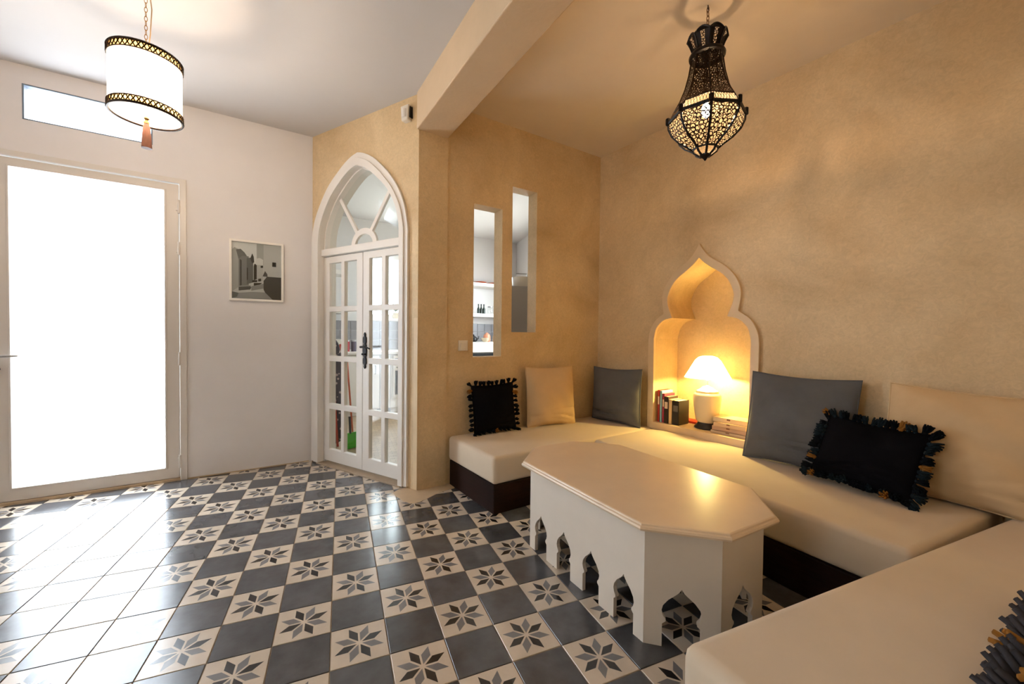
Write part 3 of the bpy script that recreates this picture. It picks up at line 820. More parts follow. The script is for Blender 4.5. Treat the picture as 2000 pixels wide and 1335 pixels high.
# refrigerator behind the right slot, basket on top
FR = Matrix.Translation((1.76, 2.22, 0)) @ Matrix.Rotation(math.radians(-12), 4, 'Z')
fg = empty('refrigerator', 'tall grey refrigerator seen through right slot', 'refrigerator', FR)
m_fr = mat('grey_fridge_metal', rgb(140, 136, 140), .4, metal=.3)
MB().box(0, .66, .05, .64, .03, 1.70).build('body', m_fr, fg, bevel=.012)
MB().box(0, .66, 0, .046, .03, 1.16).build('door', m_fr, fg, bevel=.01); MB().box(0, .66, 0, .046, 1.175, 1.70).build('freezer_door', m_fr, fg, bevel=.01)
bk = empty('basket', 'pale glass dish with handles on the refrigerator', 'dish', FR @ Matrix.Translation((.16, .2, 1.70)))
MB().lathe([(.08, 0), (.105, .03), (.115, .12), (.105, .12), (.095, .03), (.02, .01)], 22).build('bowl', mat('pale_glazed', rgb(205, 198, 190), .3), bk, True)
MB().tube([(-.07, 0, .12), (-.06, 0, .165), (.06, 0, .165), (.07, 0, .12)], .007, 8).build('handle', m_steel, bk, True)

# ground outside
o = MB().box(-9, 12, -4, 14, -.14, -.08).build('ground', mat('pale_terrace', rgb(214, 208, 198), .8))
props(o, 'pale terrace outside the front door and kitchen', 'ground', kind='structure')

# ================================================================== SOFAS
def mattress(name, poly, z0, z1, label, m=m_matt, bev=.028):
    o = MB().zprism(poly, z0, z1).build(name, m, None, True, bevel=bev, seg=4)
    return props(o, label, 'mattress', 'sofa mattresses')
def plinth(poly, z1, label):
    o = MB().zprism(poly, 0, z1).build('wooden_bench', m_dark, None, bevel=.006)
    return props(o, label, 'bench', 'dark wooden benches under the mattresses')
PZ, MZ = .192, .376
S = lambda u, y: tuple(WS.p(u, y, 0).xy)
R_ = lambda u, y: tuple(WR.p(u, y, 0).xy)
# along the slot wall
plinth([(.944, .522), S(.262, -.004), S(1.86, -.004), R_(.55, -.012), (2.42, .80)], PZ, 'dark stained wooden bench under the slot wall mattress')
mattress('sofa_mattress', [(.938, .513), S(.252, .004), S(1.835, .004), R_(.62, -.004), (1.80, .680)], PZ, MZ, 'thick cream sofa mattress under the slot wall')
# along the right wall
plinth([(1.97, -.98), R_(2.52, -.02), R_(.69, -.02), (1.845, .64)], PZ, 'dark stained wooden bench behind the table')
mattress('sofa_mattress', [(1.985, -1.118), R_(2.56, -.012), R_(.625, -.004), (1.805, .677)], PZ, MZ, 'long cream sofa mattress under the lamp niche')
# nearest
plinth([(.90, -1.17), (.99, -1.90), (3.02, -1.88), (2.91, -1.16)], PZ, 'dark stained wooden bench nearest the viewer')
mattress('sofa_mattress', [(.838, -1.128), (.93, -1.95), (3.10, -1.93), (2.925, -1.122)], PZ, MZ + .004, 'cream sofa mattress in the right foreground', bev=.035)

# ------------------------------------------------------------------ cushions
def cushion_mesh(wd, ht, th, seed, n=44, wrinkle=.006, pinch=.07):
    rnd = random.Random(seed)
    ph = [rnd.uniform(0, 6.28) for _ in range(12)]
    v = []; f = []
    for side in (-1, 1):
        for j in range(n + 1):
            for i in range(n + 1):
                s = -1 + 2 * i / n; t = -1 + 2 * j / n
                px = s * (1 - pinch * (1 - t * t) * abs(s) ** 1.5 * .55); pz = t * (1 - pinch * (1 - s * s) * abs(t) ** 1.5)
                prof = max(0, (1 - abs(s) ** 2.3)) ** .62 * max(0, (1 - abs(t) ** 2.3)) ** .62
                sag = 1 - .3 * t
                y = side * th / 2 * prof * sag
                e = min(1, prof * 2)
                wr = 0
                for k in range(4):
                    wr += .8 * math.sin(ph[k] + s * (3 + 2.3 * k) * math.cos(ph[k + 4]) + t * (4 + 2.6 * k) * math.sin(ph[k + 4] + .8)) / (k + 1.5)
                y += side * wrinkle * wr * e
                for (t0, am, sl, wd_) in ((-.66, 1.9, .10, .055), (-.5, 1.3, -.12, .05), (-.80, 1.2, .16, .045)):
                    cr = math.exp(-((t - t0 + sl * s + .05 * math.sin(3 * s + ph[9])) / wd_) ** 2)
                    y -= side * wrinkle * am * cr * e * (.55 + .45 * math.sin(2 * s + ph[10]))
                v.append((px * wd / 2, y, (pz + 1) * ht / 2))
    m = n + 1
    for side in (0, 1):
        o = side * m * m
        for j in range(n):
            for i in range(n):
                q = (o + j * m + i, o + j * m + i + 1, o + (j + 1) * m + i + 1, o + (j + 1) * m + i)
                f.append(q if side == 0 else q[::-1])
    mb = MB(); mb.add(v, f)
    return mb
def cushion(label, m, wd, ht, th, loc, yaw, lean, roll=0, seed=1, tassels=None, wrinkle=.006, pinch=.07):
    """bottom centre at loc; front faces local -y; lean tips the top back"""
    mx = Matrix.Translation(loc) @ Matrix.Rotation(yaw, 4, 'Z') @ Matrix.Rotation(-lean, 4, 'X') @ Matrix.Rotation(roll, 4, 'Y')
    e = empty('cushion', label, 'cushion', mx, 'scatter cushions on the sofas')
    cushion_mesh(wd, ht, th, seed, wrinkle=wrinkle, pinch=pinch).build('cover', m, e, True)
    rn = random.Random(seed + 50)
    # seam piping
    pts = []
    N_ = 12
    for k in range(4 * N_):
        q, t = divmod(k, N_); t = -1 + 2 * t / N_
        s_, t_ = [(t, -1), (1, t), (-t, 1), (-1, -t)][q]
        pts.append((s_ * (1 - pinch * (1 - t_ * t_) * .55) * wd / 2, 0, (t_ * (1 - pinch * (1 - s_ * s_)) + 1) * ht / 2))
    MB().tube(pts, .0045, 6, closed=True).build('seam', m, e, True)
    if tassels:
        mats, count, ln = tassels
        for k in range(count):
            x = k / count * 4; q = int(x); t = -1 + 2 * (x - q)
            s_, t_ = [(t, -1), (1, t), (-t, 1), (-1, -t)][q]
            p = Vector((s_ * wd / 2 * (1 - pinch * (1 - t_ * t_) * .5), 0, (t_ * (1 - pinch * (1 - s_ * s_)) + 1) * ht / 2))
            out = Vector([(0, 0, -1), (1, 0, 0), (0, 0, 1), (-1, 0, 0)][q])
            if abs(t) > .85: out = Vector((s_, 0, t_)).normalized()
            if q == 0: out = Vector((s_ * .3, -.9, -.1))
            out = (out + Vector((rn.uniform(-.5, .5), rn.uniform(-.5, .2), rn.uniform(-.4, .3) if q else rn.uniform(0, .3)))).normalized()
            key = mats[(k * 7 + seed) % len(mats)]
            if key not in TAS:
                tv = MB().lathe([(.005, -.006), (.010, .002), (.011, .010), (.008, .016)], 8)
                for q_ in range(13):
                    a_ = 2.4 * q_; r_ = .0028 * math.sqrt(q_) + .001
                    wv = rn.uniform(-.5, .5); e_ = .056 + rn.uniform(-.006, .006)
                    tv.tube([(r_ * .7 * math.cos(a_), r_ * .7 * math.sin(a_), .012), (r_ * 1.4 * math.cos(a_ + wv * .4), r_ * 1.4 * math.sin(a_ + wv * .4), .034), (r_ * 1.75 * math.cos(a_ + wv), r_ * 1.75 * math.sin(a_ + wv), e_)], [.0042, .0046, .0034], 5)
                t_me = tv.mesh('tassel'); t_me.materials.append(key)
                for p_ in t_me.polygons: p_.use_smooth = True
                TAS[key] = t_me
            o = bpy.data.objects.new('tassel', TAS[key]); COL.objects.link(o); o.parent = e
            o.location = p
            o.rotation_euler = out.to_track_quat('Z', 'Y').to_euler()
            g = ln / .06 * rn.uniform(.85, 1.15); o.scale = (g * 1.3, g * 1.3, g)
    return e
TAS = {}
ys = math.atan2(WS.d.y, WS.d.x); yr = math.atan2(WR.d.y, WR.d.x)
blk = ([m_tas_blk] * 12 + [m_tas_mus], 40, .042)
cushion('black tasselled cushion at the left end of the slot wall mattress', m_black_cush, .38, .38, .12, (1.185, 1.13, MZ + .010), math.radians(8), .12, -.03, 3, blk)
cushion('plain beige cushion between the black and the blue cushion', m_beige_cush, .48, .52, .19, (1.735, 1.20, MZ - .004), math.radians(2), .1, .0, 5, wrinkle=.012)
cushion('smaller slate blue cushion in the corner left of the niche', m_blue_cush, .54, .50, .17, (2.325, 1.10, MZ - .004), yr + .02, .06, -.02, 8, wrinkle=.012)
cushion('larger slate blue cushion right of the lamp niche', m_blue_cush, .57, .57, .18, R_(1.745, -.20) + (MZ - .006,), yr + .06, .20, .02, 11, wrinkle=.012)
cushion('black tasselled cushion leaning between blue and beige cushions', m_black_cush, .43, .36, .12, (2.47, -.69, MZ + .02), yr - .14, .50, .05, 14, ([m_tas_blk, m_tas_teal, m_tas_blk, m_tas_teal, m_tas_blk, m_tas_teal, m_tas_blk, m_tas_teal, m_tas_blk, m_tas_teal, m_tas_mus], 60, .046))
cushion('large beige cushion at the right end of the long mattress', m_beige_cush, .62, .56, .18, R_(2.44, -.20) + (MZ - .006,), yr - .05, .22, .03, 17, wrinkle=.015)
cushion('cream cushion at the right end of the foreground mattress', m_beige_cush, .5, .34, .15, (2.83, -1.385, MZ), yr - .02, .3, 0, 21)
cushion('cream cushion with charcoal tassels at the bottom right corner', m_cream_cush, .56, .5, .16, (1.60, -1.53, MZ + .022), math.radians(189), .55, 0, 23, ([m_tas_grey] * 5 + [m_tas_mus], 38, .085))

# ------------------------------------------------------------------ table
TBL = Matrix.Translation((1.366, -.268, 0)) @ Matrix.Rotation(math.radians(7.0), 4, 'Z')
tb = empty('coffee_table', 'long eight sided white painted wooden table with arched cut-outs', 'table', TBL)
def octo(hx, hy, c): return [(hx, -hy + c), (hx, hy - c), (hx - c, hy), (-hx + c, hy), (-hx, hy - c), (-hx, -hy + c), (-hx + c, -hy), (hx - c, -hy)]
HX, HY, CH = .368, .635, .216
mb = MB(); vs = []; prof = [(-.012, .444), (.0, .448), (.003, .456), (.0, .463), (-.006, .465), (-.008, .471), (-.014, .473)]
for off, z in prof:
    k = off * math.tan(PI / 8)
    vs += [(x, y, z) for x, y in octo(HX + off, HY + off, CH + off * (2 - math.sqrt(2)))]
fs = []
for i in range(len(prof) - 1):
    for k in range(8):
        fs.append((i * 8 + k, i * 8 + (k + 1) % 8, (i + 1) * 8 + (k + 1) % 8, (i + 1) * 8 + k))
fs += [tuple(reversed(range(8))), tuple(range((len(prof) - 1) * 8, len(prof) * 8))]
mb.add(vs, fs).build('table_top', m_table, tb)
def arch_cut(c, s=1.0, zs=1.0):
    h = [(.052, 0), (.052, .082), (.042, .092), (.042, .100), (.050, .112), (.054, .128), (.050, .148), (.036, .170), (.018, .188), (.007, .200), (0, .214)]
    return [(c - x * s, z * zs) for x, z in h] + [(c + x * s, z * zs) for x, z in reversed(h[:-1])]
bo = octo(HX - .045, HY - .045, CH - .045 * (2 - math.sqrt(2)))
for k in range(8):
    a, b = Vector(bo[k]), Vector(bo[(k + 1) % 8])
    L_ = (b - a).length
    if L_ > .5: cs = [L_ / 2 + q * L_ / 4 * .985 for q in (-1.5, -.5, .5, 1.5)]; s_ = 1.03; zs = .98
    else: cs = [L_ / 2]; s_ = 1.3; zs = 1.06
    out = [(0, 0)]
    for c in cs: out += arch_cut(c, s_, zs)
    out += [(L_, 0), (L_, .446), (0, .446)]
    o = MB().prism([out], 0, .018).build('side_panel', m_table_body, tb)
    ang = math.atan2((b - a).y, (b - a).x)
    o.matrix_local = Matrix.Translation((a.x, a.y, 0)) @ Matrix.Rotation(ang, 4, 'Z')

# ------------------------------------------------------------------ niche: lamp and books
def point(name, loc, col, power, rad):
    ld = bpy.data.lights.new(name, 'POINT'); ld.color = col; ld.energy = power; ld.shadow_soft_size = rad
    o = bpy.data.objects.new(name, ld); COL.objects.link(o); o.location = loc
    return o
NZ = .43
LM = WR.m @ Matrix.Translation((1.02, .135, NZ))
lp = empty('table_lamp', 'lit cream ceramic table lamp with white conical shade in niche', 'lamp', LM)
MB().lathe([(.088, 0), (.092, .008), (.088, .016), (.072, .032), (.066, .05), (.07, .056)], 32).build('base', m_black, lp, True)
MB().lathe([(.066, .05), (.080, .062), (.088, .10), (.097, .17), (.104, .235), (.103, .262), (.094, .278), (.082, .286)], 36).build('body', m_ceramic, lp, True)
MB().lathe([(.086, .284), (.080, .300), (.058, .312), (.040, .326), (.018, .336), (.007, .345), (.007, .386)], 28).build('neck', m_ceramic, lp, True)
sh = MB().lathe([(.172, .405), (.140, .460), (.114, .508), (.094, .544), (.070, .568), (.036, .580)], 40, cap0=False, cap1=False).build('lamp_shade', m_shade, lp, True)
bu = MB().lathe([(.010, .385), (.012, .40), (.026, .43), (.030, .455), (.024, .48), (.004, .494)], 18).build('bulb', emis('bulb_warm', (1, .75, .42, 1), 8), lp, True)
pl = point('table_lamp_light', (0, 0, .455), (1.0, .73, .23), 35, .03); pl.parent = lp
bu.visible_shadow = True
def book(name_lab, m4, w_, h_, t_, colr, group, i):
    """spine at local y=0 facing -y, thickness along x, height along z"""
    e = empty('book', name_lab, 'book', m4, group)
    c = .0025
    cm = mat('book_cover_%s_%d' % (group[:5], i), colr, .5)
    MB().box(0, t_, 0, c, 0, h_).box(0, c, 0, w_, 0, h_).box(t_ - c, t_, 0, w_, 0, h_).build('cover', cm, e)
    MB().box(c, t_ - c, c, w_ - .004, .003, h_ - .003).build('pages', m_page, e)
    return e
def stripe(e, t_, z0, z1, m): MB().box(.15 * t_, .85 * t_, -.0006, .0004, z0, z1).build('spine_label', m, e)
u = .652
m_lab = mat('spine_print', rgb(225, 205, 180), .6)
for i, (t_, h_, dpt, colr, lab) in enumerate((
        (.020, .272, .15, rgb(170, 40, 30), 'tall red book at the left end of the niche row'),
        (.020, .268, .16, rgb(150, 195, 205), 'tall pale blue book second in the niche row'),
        (.022, .245, .15, rgb(165, 45, 75), 'magenta book third in the niche row'),
        (.042, .225, .14, rgb(40, 26, 22), 'dark brown book in the niche row'),
        (.030, .205, .14, rgb(222, 190, 140), 'cream book in the niche row'),
        (.062, .200, .15, rgb(28, 25, 26), 'thick black book at the right end of the niche row'))):
    e = book(lab, WR.m @ Matrix.Translation((u, .012 + .004 * (i % 3), NZ)), dpt, h_, t_ - .002, colr, 'standing books in the niche', i)
    if i in (0, 2, 3, 5): stripe(e, t_ - .002, h_ * .55, h_ * .8, m_lab if i != 5 else mat('spine_grey', rgb(110, 105, 100), .6))
    u += t_
z = NZ
for i, (t_, w_, h_, x0, y0, colr, lab) in enumerate((
        (.022, .16, .27, 1.115, .02, rgb(205, 180, 150), 'bottom book of the flat stack in the niche'),
        (.034, .155, .255, 1.12, .03, rgb(196, 160, 130), 'second book of the flat stack in the niche'),
        (.030, .15, .235, 1.135, .02, rgb(214, 180, 140), 'third book of the flat stack in the niche'),
        (.034, .15, .25, 1.118, .045, rgb(232, 206, 160), 'topmost book of the flat stack in the niche'))):
    m4 = WR.m @ Matrix.Translation((x0, y0, z + t_)) @ Matrix.Rotation(PI / 2, 4, 'Y')
    e = book(lab, m4, w_, h_, t_, colr, 'flat books in the niche', i)
    stripe(e, t_ * .5, h_ * .42, h_ * .52, mat('spine_dark_%d' % i, rgb(130, 90, 70), .6))
    z += t_
e = book('thin red book lying flat behind the lamp', WR.m @ Matrix.Translation((.745, .19, NZ + .016)) @ Matrix.Rotation(PI / 2, 4, 'Y'), .12, .17, .015, rgb(190, 40, 20), 'lone book in the niche', 0)
sk = empty('wall_socket', 'round wall socket on the niche back', 'socket', WR.m @ Matrix.Translation((.90, .33, .70)) @ Matrix.Rotation(PI / 2, 4, 'X'))
MB().lathe([(.045, 0), (.045, .006), (.040, .010)], 24).build('plate', m_white_plastic, sk, True); MB().lathe([(.02, .0), (.02, .013), (.017, .013)], 16).build('socket_ring', m_white_plastic, sk, True)

# ------------------------------------------------------------------ pendant lamps
DX, DY = -.852, .666
dr = empty('drum_pendant', 'white drum pendant lamp with gold lattice bands and tassel', 'pendant lamp', Matrix.Translation((DX, DY, 0)))
DR_, Z0, Z1 = .138, 2.222, 2.508
MB().lathe([(DR_, Z0 + .03), (DR_, Z1 - .032)], 64, cap0=False, cap1=False).build('shade', m_sheer, dr, True)
def band(mb, r, z0, z1, n):
    for k in range(n):
        for s in (-1, 1):
            pts = []
            for q in range(5):
                a = 2 * PI * (k + s * (q / 4 - .5) * 1.0) / n
                rr = r + .0015 * s
                pts.append((rr * math.cos(a), rr * math.sin(a), z0 + (z1 - z0) * q / 4))
            mb.tube(pts, .003, 4)
    for z in (z0, z1):
        mb.tube([(r * math.cos(2 * PI * q / 64), r * math.sin(2 * PI * q / 64), z) for q in range(64)], .0032, 6, closed=True)
    return mb
band(MB(), DR_ + .002, Z1 - .034, Z1, 44).build('lattice_band', m_brass, dr)
band(MB(), DR_ + .002, Z0, Z0 + .032, 44).build('lattice_band', m_brass, dr)
m_lin = shade_mat('gold_lining', (.55, .33, .11, 1), .35)
for za, zb in ((Z1 - .034, Z1 - .002), (Z0 + .002, Z0 + .032)):
    MB().lathe([(DR_ - .001, za), (DR_ - .001, zb)], 64, cap0=False, cap1=False).build('lining', m_lin, dr, True)
MB().tube([((DR_ + .001) * math.cos(2 * PI * q / 64), (DR_ + .001) * math.sin(2 * PI * q / 64), Z0) for q in range(64)], .0065, 6, closed=True).build('rim', m_brass, dr, True)
MB().tube([((DR_ + .001) * math.cos(2 * PI * q / 64), (DR_ + .001) * math.sin(2 * PI * q / 64), Z1) for q in range(64)], .006, 6, closed=True).build('rim', m_brass, dr, True)
MB().lathe([(.004, Z0 + .004), (DR_ - .003, Z0 + .004)], 64, cap0=False, cap1=False).build('diffuser', shade_mat('white_diffuser', (.92, .87, .80, 1), .6), dr)
md = bpy.data.materials.new('sheer_top_diffuser'); md.use_nodes = True
nt = md.node_tree; nt.nodes.clear()
a_ = nt.nodes.new('ShaderNodeBsdfTransparent'); b_ = nt.nodes.new('ShaderNodeBsdfTranslucent'); b_.inputs[0].default_value = (.9, .85, .78, 1)
c_ = nt.nodes.new('ShaderNodeMixShader'); c_.inputs[0].default_value = .78; d_ = nt.nodes.new('ShaderNodeOutputMaterial')
nt.links.new(a_.outputs[0], c_.inputs[1]); nt.links.new(b_.outputs[0], c_.inputs[2]); nt.links.new(c_.outputs[0], d_.inputs[0])
MB().lathe([(.006, Z1 - .004), (DR_ - .003, Z1 - .004)], 64, cap0=False, cap1=False).build('top_diffuser', md, dr)
dots = MB()
for ring, cnt in ((.035, 10), (.06, 18), (.085, 26), (.11, 34)):
    for k in range(cnt):
        a = 2 * PI * (k + .5 * (cnt % 4 == 2)) / cnt
        c0 = Vector((ring * math.cos(a), ring * math.sin(a), Z0 + .0025)); t = Vector((-math.sin(a), math.cos(a), 0)) * .003; q = Vector((math.cos(a), math.sin(a), 0)) * .008
        dots.add([c0 - q, c0 + t, c0 + q, c0 - t], [(0, 1, 2, 3)])
dots.build('diffuser_beads', m_brass, dr)['kind'] = 'stuff'
ts = MB().lathe([(.006, Z0 - .002), (.012, Z0 - .012), (.006, Z0 - .02), (.012, Z0 - .03), (.012, Z0 - .036)], 16).build('tassel_bead', m_gold, dr, True)
mt_ = mat('rust_silk', (.11, .030, .010, 1), .6, var=.3, vscale=60, stretch=(6, 6, .3))
tm = MB().lathe([(.009, 0), (.014, -.02), (.018, -.07), (.021, -.122)], 20).build('tassel', mt_, dr, True); tm.location = (0, 0, Z0 - .034)
cord = MB()
for k in range(3):
    a = 2 * PI * k / 3 + .5
    cord.tube([(DR_ * .97 * math.cos(a), DR_ * .97 * math.sin(a), Z1 - .01), (0, 0, Z1 + .045)], .0018, 6)
cord.build('hanger', m_gold, dr)
ch = MB()
for k in range(17):
    z = Z1 + .045 + k * .022; rot = PI / 2 * (k % 2)
    ch.tube([(.006 * math.cos(t) * math.cos(rot), .006 * math.cos(t) * math.sin(rot), z + .011 + .014 * math.sin(t)) for t in [2 * PI * q / 10 for q in range(10)]], .0014, 5, closed=True)
ch.build('chain', m_gold, dr, True)
MB().tube([(.008, 0, 2.90), (.022, .004, 2.75), (.018, -.004, 2.62), (.004, 0, Z1 + .0), (.0, 0, 2.46)], .0026, 6).build('cable', mat('gold_cable', rgb(200, 170, 130), .5), dr, True)
MB().lathe([(.0, 2.88), (.045, 2.882), (.05, CEIL)], 24).build('ceiling_rose', m_white_plastic, dr, True)
MB().lathe([(.016, 2.40), (.016, 2.47)], 16).build('socket', m_white_plastic, dr, True)
MB().lathe([(.012, 2.40), (.03, 2.36), (.032, 2.34), (.022, 2.315), (.002, 2.306)], 18).build('bulb', emis('bulb_white', (1, .83, .62, 1), 5), dr, True)
pl = point('drum_light', (0, 0, 2.345), (1.0, .80, .60), 64, .034); pl.parent = dr

LX, LY = 1.812, -.303
ln = empty('moroccan_lantern', 'dark pierced metal lantern hanging above the table', 'lantern', Matrix.Translation((LX, LY, 0)) @ Matrix.Rotation(math.radians(4), 4, 'Z'))
NS = 8
def ringpt(r, z, k, ph=0): a = 2 * PI * (k + ph) / NS; return Vector((r * math.cos(a), r * math.sin(a), z))
GZ = 2.318
low = [(.186, GZ), (.184, 2.286), (.166, 2.246), (.130, 2.208), (.086, 2.177), (.064, 2.159)]
tip = [(.061, 2.158), (.054, 2.142), (.028, 2.124)]
frieze = [(.186, GZ), (.158, GZ + .056)]
bell = [(.158, GZ + .058), (.130, 2.425), (.106, 2.485), (.088, 2.555), (.076, 2.634)]
crown = [(.070, 2.656), (.074, 2.680), (.085, 2.708), (.098, 2.732)]
def interp(prof, t):
    x = t * (len(prof) - 1); i = min(int(x), len(prof) - 2); f_ = x - i
    return prof[i][0] + (prof[i + 1][0] - prof[i][0]) * f_, prof[i][1] + (prof[i + 1][1] - prof[i][1]) * f_
def panel_pt(prof, k, s, t):
    """s in 0..1 across the panel, t along the profile"""
    r, z = interp(prof, t)
    return ringpt(r, z, k).lerp(ringpt(r, z, k + 1), s)
def filigree(prof, k, pitch, thick, seed=0, nseg=9):
    """pierced panel: rows of overlapping little scroll loops cut from flat metal"""
    rn = random.Random(seed)
    Ls = sum((Vector(prof[i + 1]) - Vector(prof[i])).length for i in range(len(prof) - 1))
    mb = MB(); row = 0; Y = pitch * .3
    while Y < Ls:
        t = Y / Ls; wd = 2 * interp(prof, t)[0] * math.sin(PI / NS)
        n = max(2, round(wd / pitch)) + (row % 2); st = wd / (n - (row % 2))
        for q in range(n):
            X = -wd / 2 + st * (q + (.5 if row % 2 == 0 else 0)) + rn.uniform(-.2, .2) * pitch
            y0 = Y + rn.uniform(-.2, .2) * pitch
            rad = pitch * rn.uniform(.5, .68); sq = rn.uniform(.75, 1.3); ro = rn.uniform(0, PI)
            vs = []
            for i in range(nseg):
                a = 2 * PI * i / nseg
                for rr in (rad, rad - thick * rn.uniform(.8, 1.3)):
                    ex, ey = rr * math.cos(a) * sq, rr * math.sin(a) / sq
                    x = X + ex * math.cos(ro) - ey * math.sin(ro); y = min(max(y0 + ex * math.sin(ro) + ey * math.cos(ro), 0), Ls)
                    w1 = 2 * interp(prof, y / Ls)[0] * math.sin(PI / NS)
                    vs.append(panel_pt(prof, k, min(max(x / w1 + .5, 0), 1), y / Ls))
            mb.add(vs, [(2 * i, 2 * ((i + 1) % nseg), 2 * ((i + 1) % nseg) + 1, 2 * i + 1) for i in range(nseg)])
        Y += pitch * .86; row += 1
    return mb
for k in range(NS):
    filigree(low, k, .0205, .0046, seed=k).build('lower_panel', m_brass, ln, recalc=False)
    filigree(bell, k, .0145, .0040, seed=20 + k).build('upper_panel', m_brass, ln, recalc=False)
    mb = MB()
    for q in range(9):
        for s in (-1, 1):
            a = panel_pt(frieze, k, q / 9 if s > 0 else (q + 1) / 9, 0); b = panel_pt(frieze, k, (q + 1) / 9 if s > 0 else q / 9, 1)
            mb.tube([a, b], .0013, 4)
    mb.build('frieze_panel', m_brass, ln)
    filigree(crown, k, .013, .003, seed=60 + k).build('crown_panel', m_brass, ln, recalc=False)
    rib = MB()
    P = [ringpt(r, z, k) for r, z in tip[::-1] + low[::-1]]
    rib.tube([P[0], *P[1:]], .0062, 6)
    rib.build('rib', m_iron, ln, True)
    MB().tube([ringpt(r, z, k) for r, z in frieze + bell[1:]], .0036, 6).build('rib', m_brass, ln, True)
    MB().tube([ringpt(r, z, k) for r, z in crown], .0045, 6).build('crown_rib', m_iron, ln, True)
    v = ringpt(.188, GZ + .012, k)
    MB().lathe([(.006, -.022), (.012, -.017), (.012, .014), (.006, .019)], 8, tuple(v)).build('corner_boss', m_iron, ln, True)
    # scalloped petal of the crown
    pet = [panel_pt([(.098, 2.730), (.104, 2.75)], k, s, 0) for s in (0, 1)]
    a_, b_ = pet; pts = [a_.lerp(b_, q / 8) + Vector((0, 0, .022 * math.sin(PI * q / 8))) * 1 for q in range(9)]
    mb = MB().tube(pts, .0048, 6)
    mb.add(pts, [tuple(range(9))]); mb.build('petal', m_iron, ln)
    MB().add([ringpt(r, z, k).lerp(ringpt(r, z, k + 1), s) for (r, z) in crown for s in (0, .36)], [(2 * i, 2 * i + 1, 2 * i + 3, 2 * i + 2) for i in range(3)]).add([ringpt(r, z, k).lerp(ringpt(r, z, k + 1), s) for (r, z) in crown for s in (.64, 1)], [(2 * i, 2 * i + 1, 2 * i + 3, 2 * i + 2) for i in range(3)]).build('crown_plate', m_iron, ln)
def octring(r, z, th): return MB().tube([ringpt(r, z, k) for k in range(NS)], th, 6, closed=True)
octring(.187, GZ, .0085).build('girdle', m_iron, ln)
octring(.158, GZ + .057, .0034).build('upper_ring', m_brass, ln)
octring(.062, 2.159, .006).build('lower_ring', m_iron, ln)
MB().lathe([(.076, 2.632), (.088, 2.636), (.090, 2.646), (.086, 2.654), (.072, 2.658)], 32, cap0=False, cap1=False).build('collar', m_iron, ln, True)
tp = MB()
for i in range(-7, 8):
    for j in range(-7, 8):
        x = (i + .5 * (j % 2)) * .0125; y = j * .0108
        if math.hypot(x, y) > .072: continue
        vs = []
        for q in range(8):
            for rr in (.0074, .0054): vs.append((x + rr * math.cos(PI * q / 4), y + rr * math.sin(PI * q / 4), 2.646))
        tp.add(vs, [(2 * q, 2 * ((q + 1) % 8), 2 * ((q + 1) % 8) + 1, 2 * q + 1) for q in range(8)])
tp.build('top_plate', m_iron, ln, recalc=False)
def liner(prof, name):
    mb = MB()
    for k in range(NS):
        for i in range(len(prof) - 1):
            (r0, z0), (r1, z1) = prof[i], prof[i + 1]
            mb.add([ringpt(r0 - .004, z0, k), ringpt(r0 - .004, z0, k + 1), ringpt(r1 - .004, z1, k + 1), ringpt(r1 - .004, z1, k)], [(0, 1, 2, 3)])
    return mb.build(name, m_liner, ln, recalc=False)
m_liner = bpy.data.materials.new('seeded_lantern_glass'); m_liner.use_nodes = True
nt = m_liner.node_tree; nt.nodes.clear()
t_ = nt.nodes.new('ShaderNodeBsdfTransparent'); t_.inputs[0].default_value = (1, .97, .92, 1)
d_ = nt.nodes.new('ShaderNodeBsdfTranslucent'); d_.inputs[0].default_value = (.95, .80, .58, 1)
x_ = nt.nodes.new('ShaderNodeMixShader'); x_.inputs[0].default_value = .10
o_ = nt.nodes.new('ShaderNodeOutputMaterial')
nt.links.new(t_.outputs[0], x_.inputs[1]); nt.links.new(d_.outputs[0], x_.inputs[2]); nt.links.new(x_.outputs[0], o_.inputs[0])
liner(frieze[::-1] + low[1:] + tip[1:], 'lower_glass')
MB().lathe([(.028, 2.13), (.026, 2.12), (.012, 2.112), (.003, 2.098)], 16).build('finial', m_iron, ln, True)
hk = MB().tube([(0, 0, 2.646), (0, 0, 2.775)], .003, 6)
for k in range(3):
    a = 2 * PI * k / 3; hk.tube([(.07 * math.cos(a), .07 * math.sin(a), 2.66), (0, 0, 2.69)], .0025, 6)
hk.build('hanger', m_iron, ln)
ch = MB()
for k in range(6):
    z = 2.765 + k * .022; rot = PI / 2 * (k % 2)
    ch.tube([(.007 * math.cos(t) * math.cos(rot), .007 * math.cos(t) * math.sin(rot), z + .011 + .015 * math.sin(t)) for t in [2 * PI * q / 10 for q in range(10)]], .002, 5, closed=True)
ch.build('chain', mat('rust_chain', (.25, .12, .06, 1), .5, metal=.6), ln, True)
MB().tube([(0, 0, CEIL), (0, 0, 2.895), (.008, 0, 2.885), (0, 0, 2.878)], .0025, 6).build('ceiling_hook', m_brass, ln)
MB().lathe([(.014, 2.40), (.014, 2.46)], 14).tube([(0, 0, 2.45), (0, 0, 2.646)], .002, 6).build('socket', m_iron, ln, True)
MB().lathe([(.010, 2.40), (.022, 2.375), (.023, 2.36), (.016, 2.335), (.002, 2.322)], 18).build('bulb', emis('bulb_lantern', (1, .72, .42, 1), 90), ln, True)
pl = point('lantern_light', (0, 0, 2.36), (1.0, .63, .33), 16, .02); pl.parent = ln

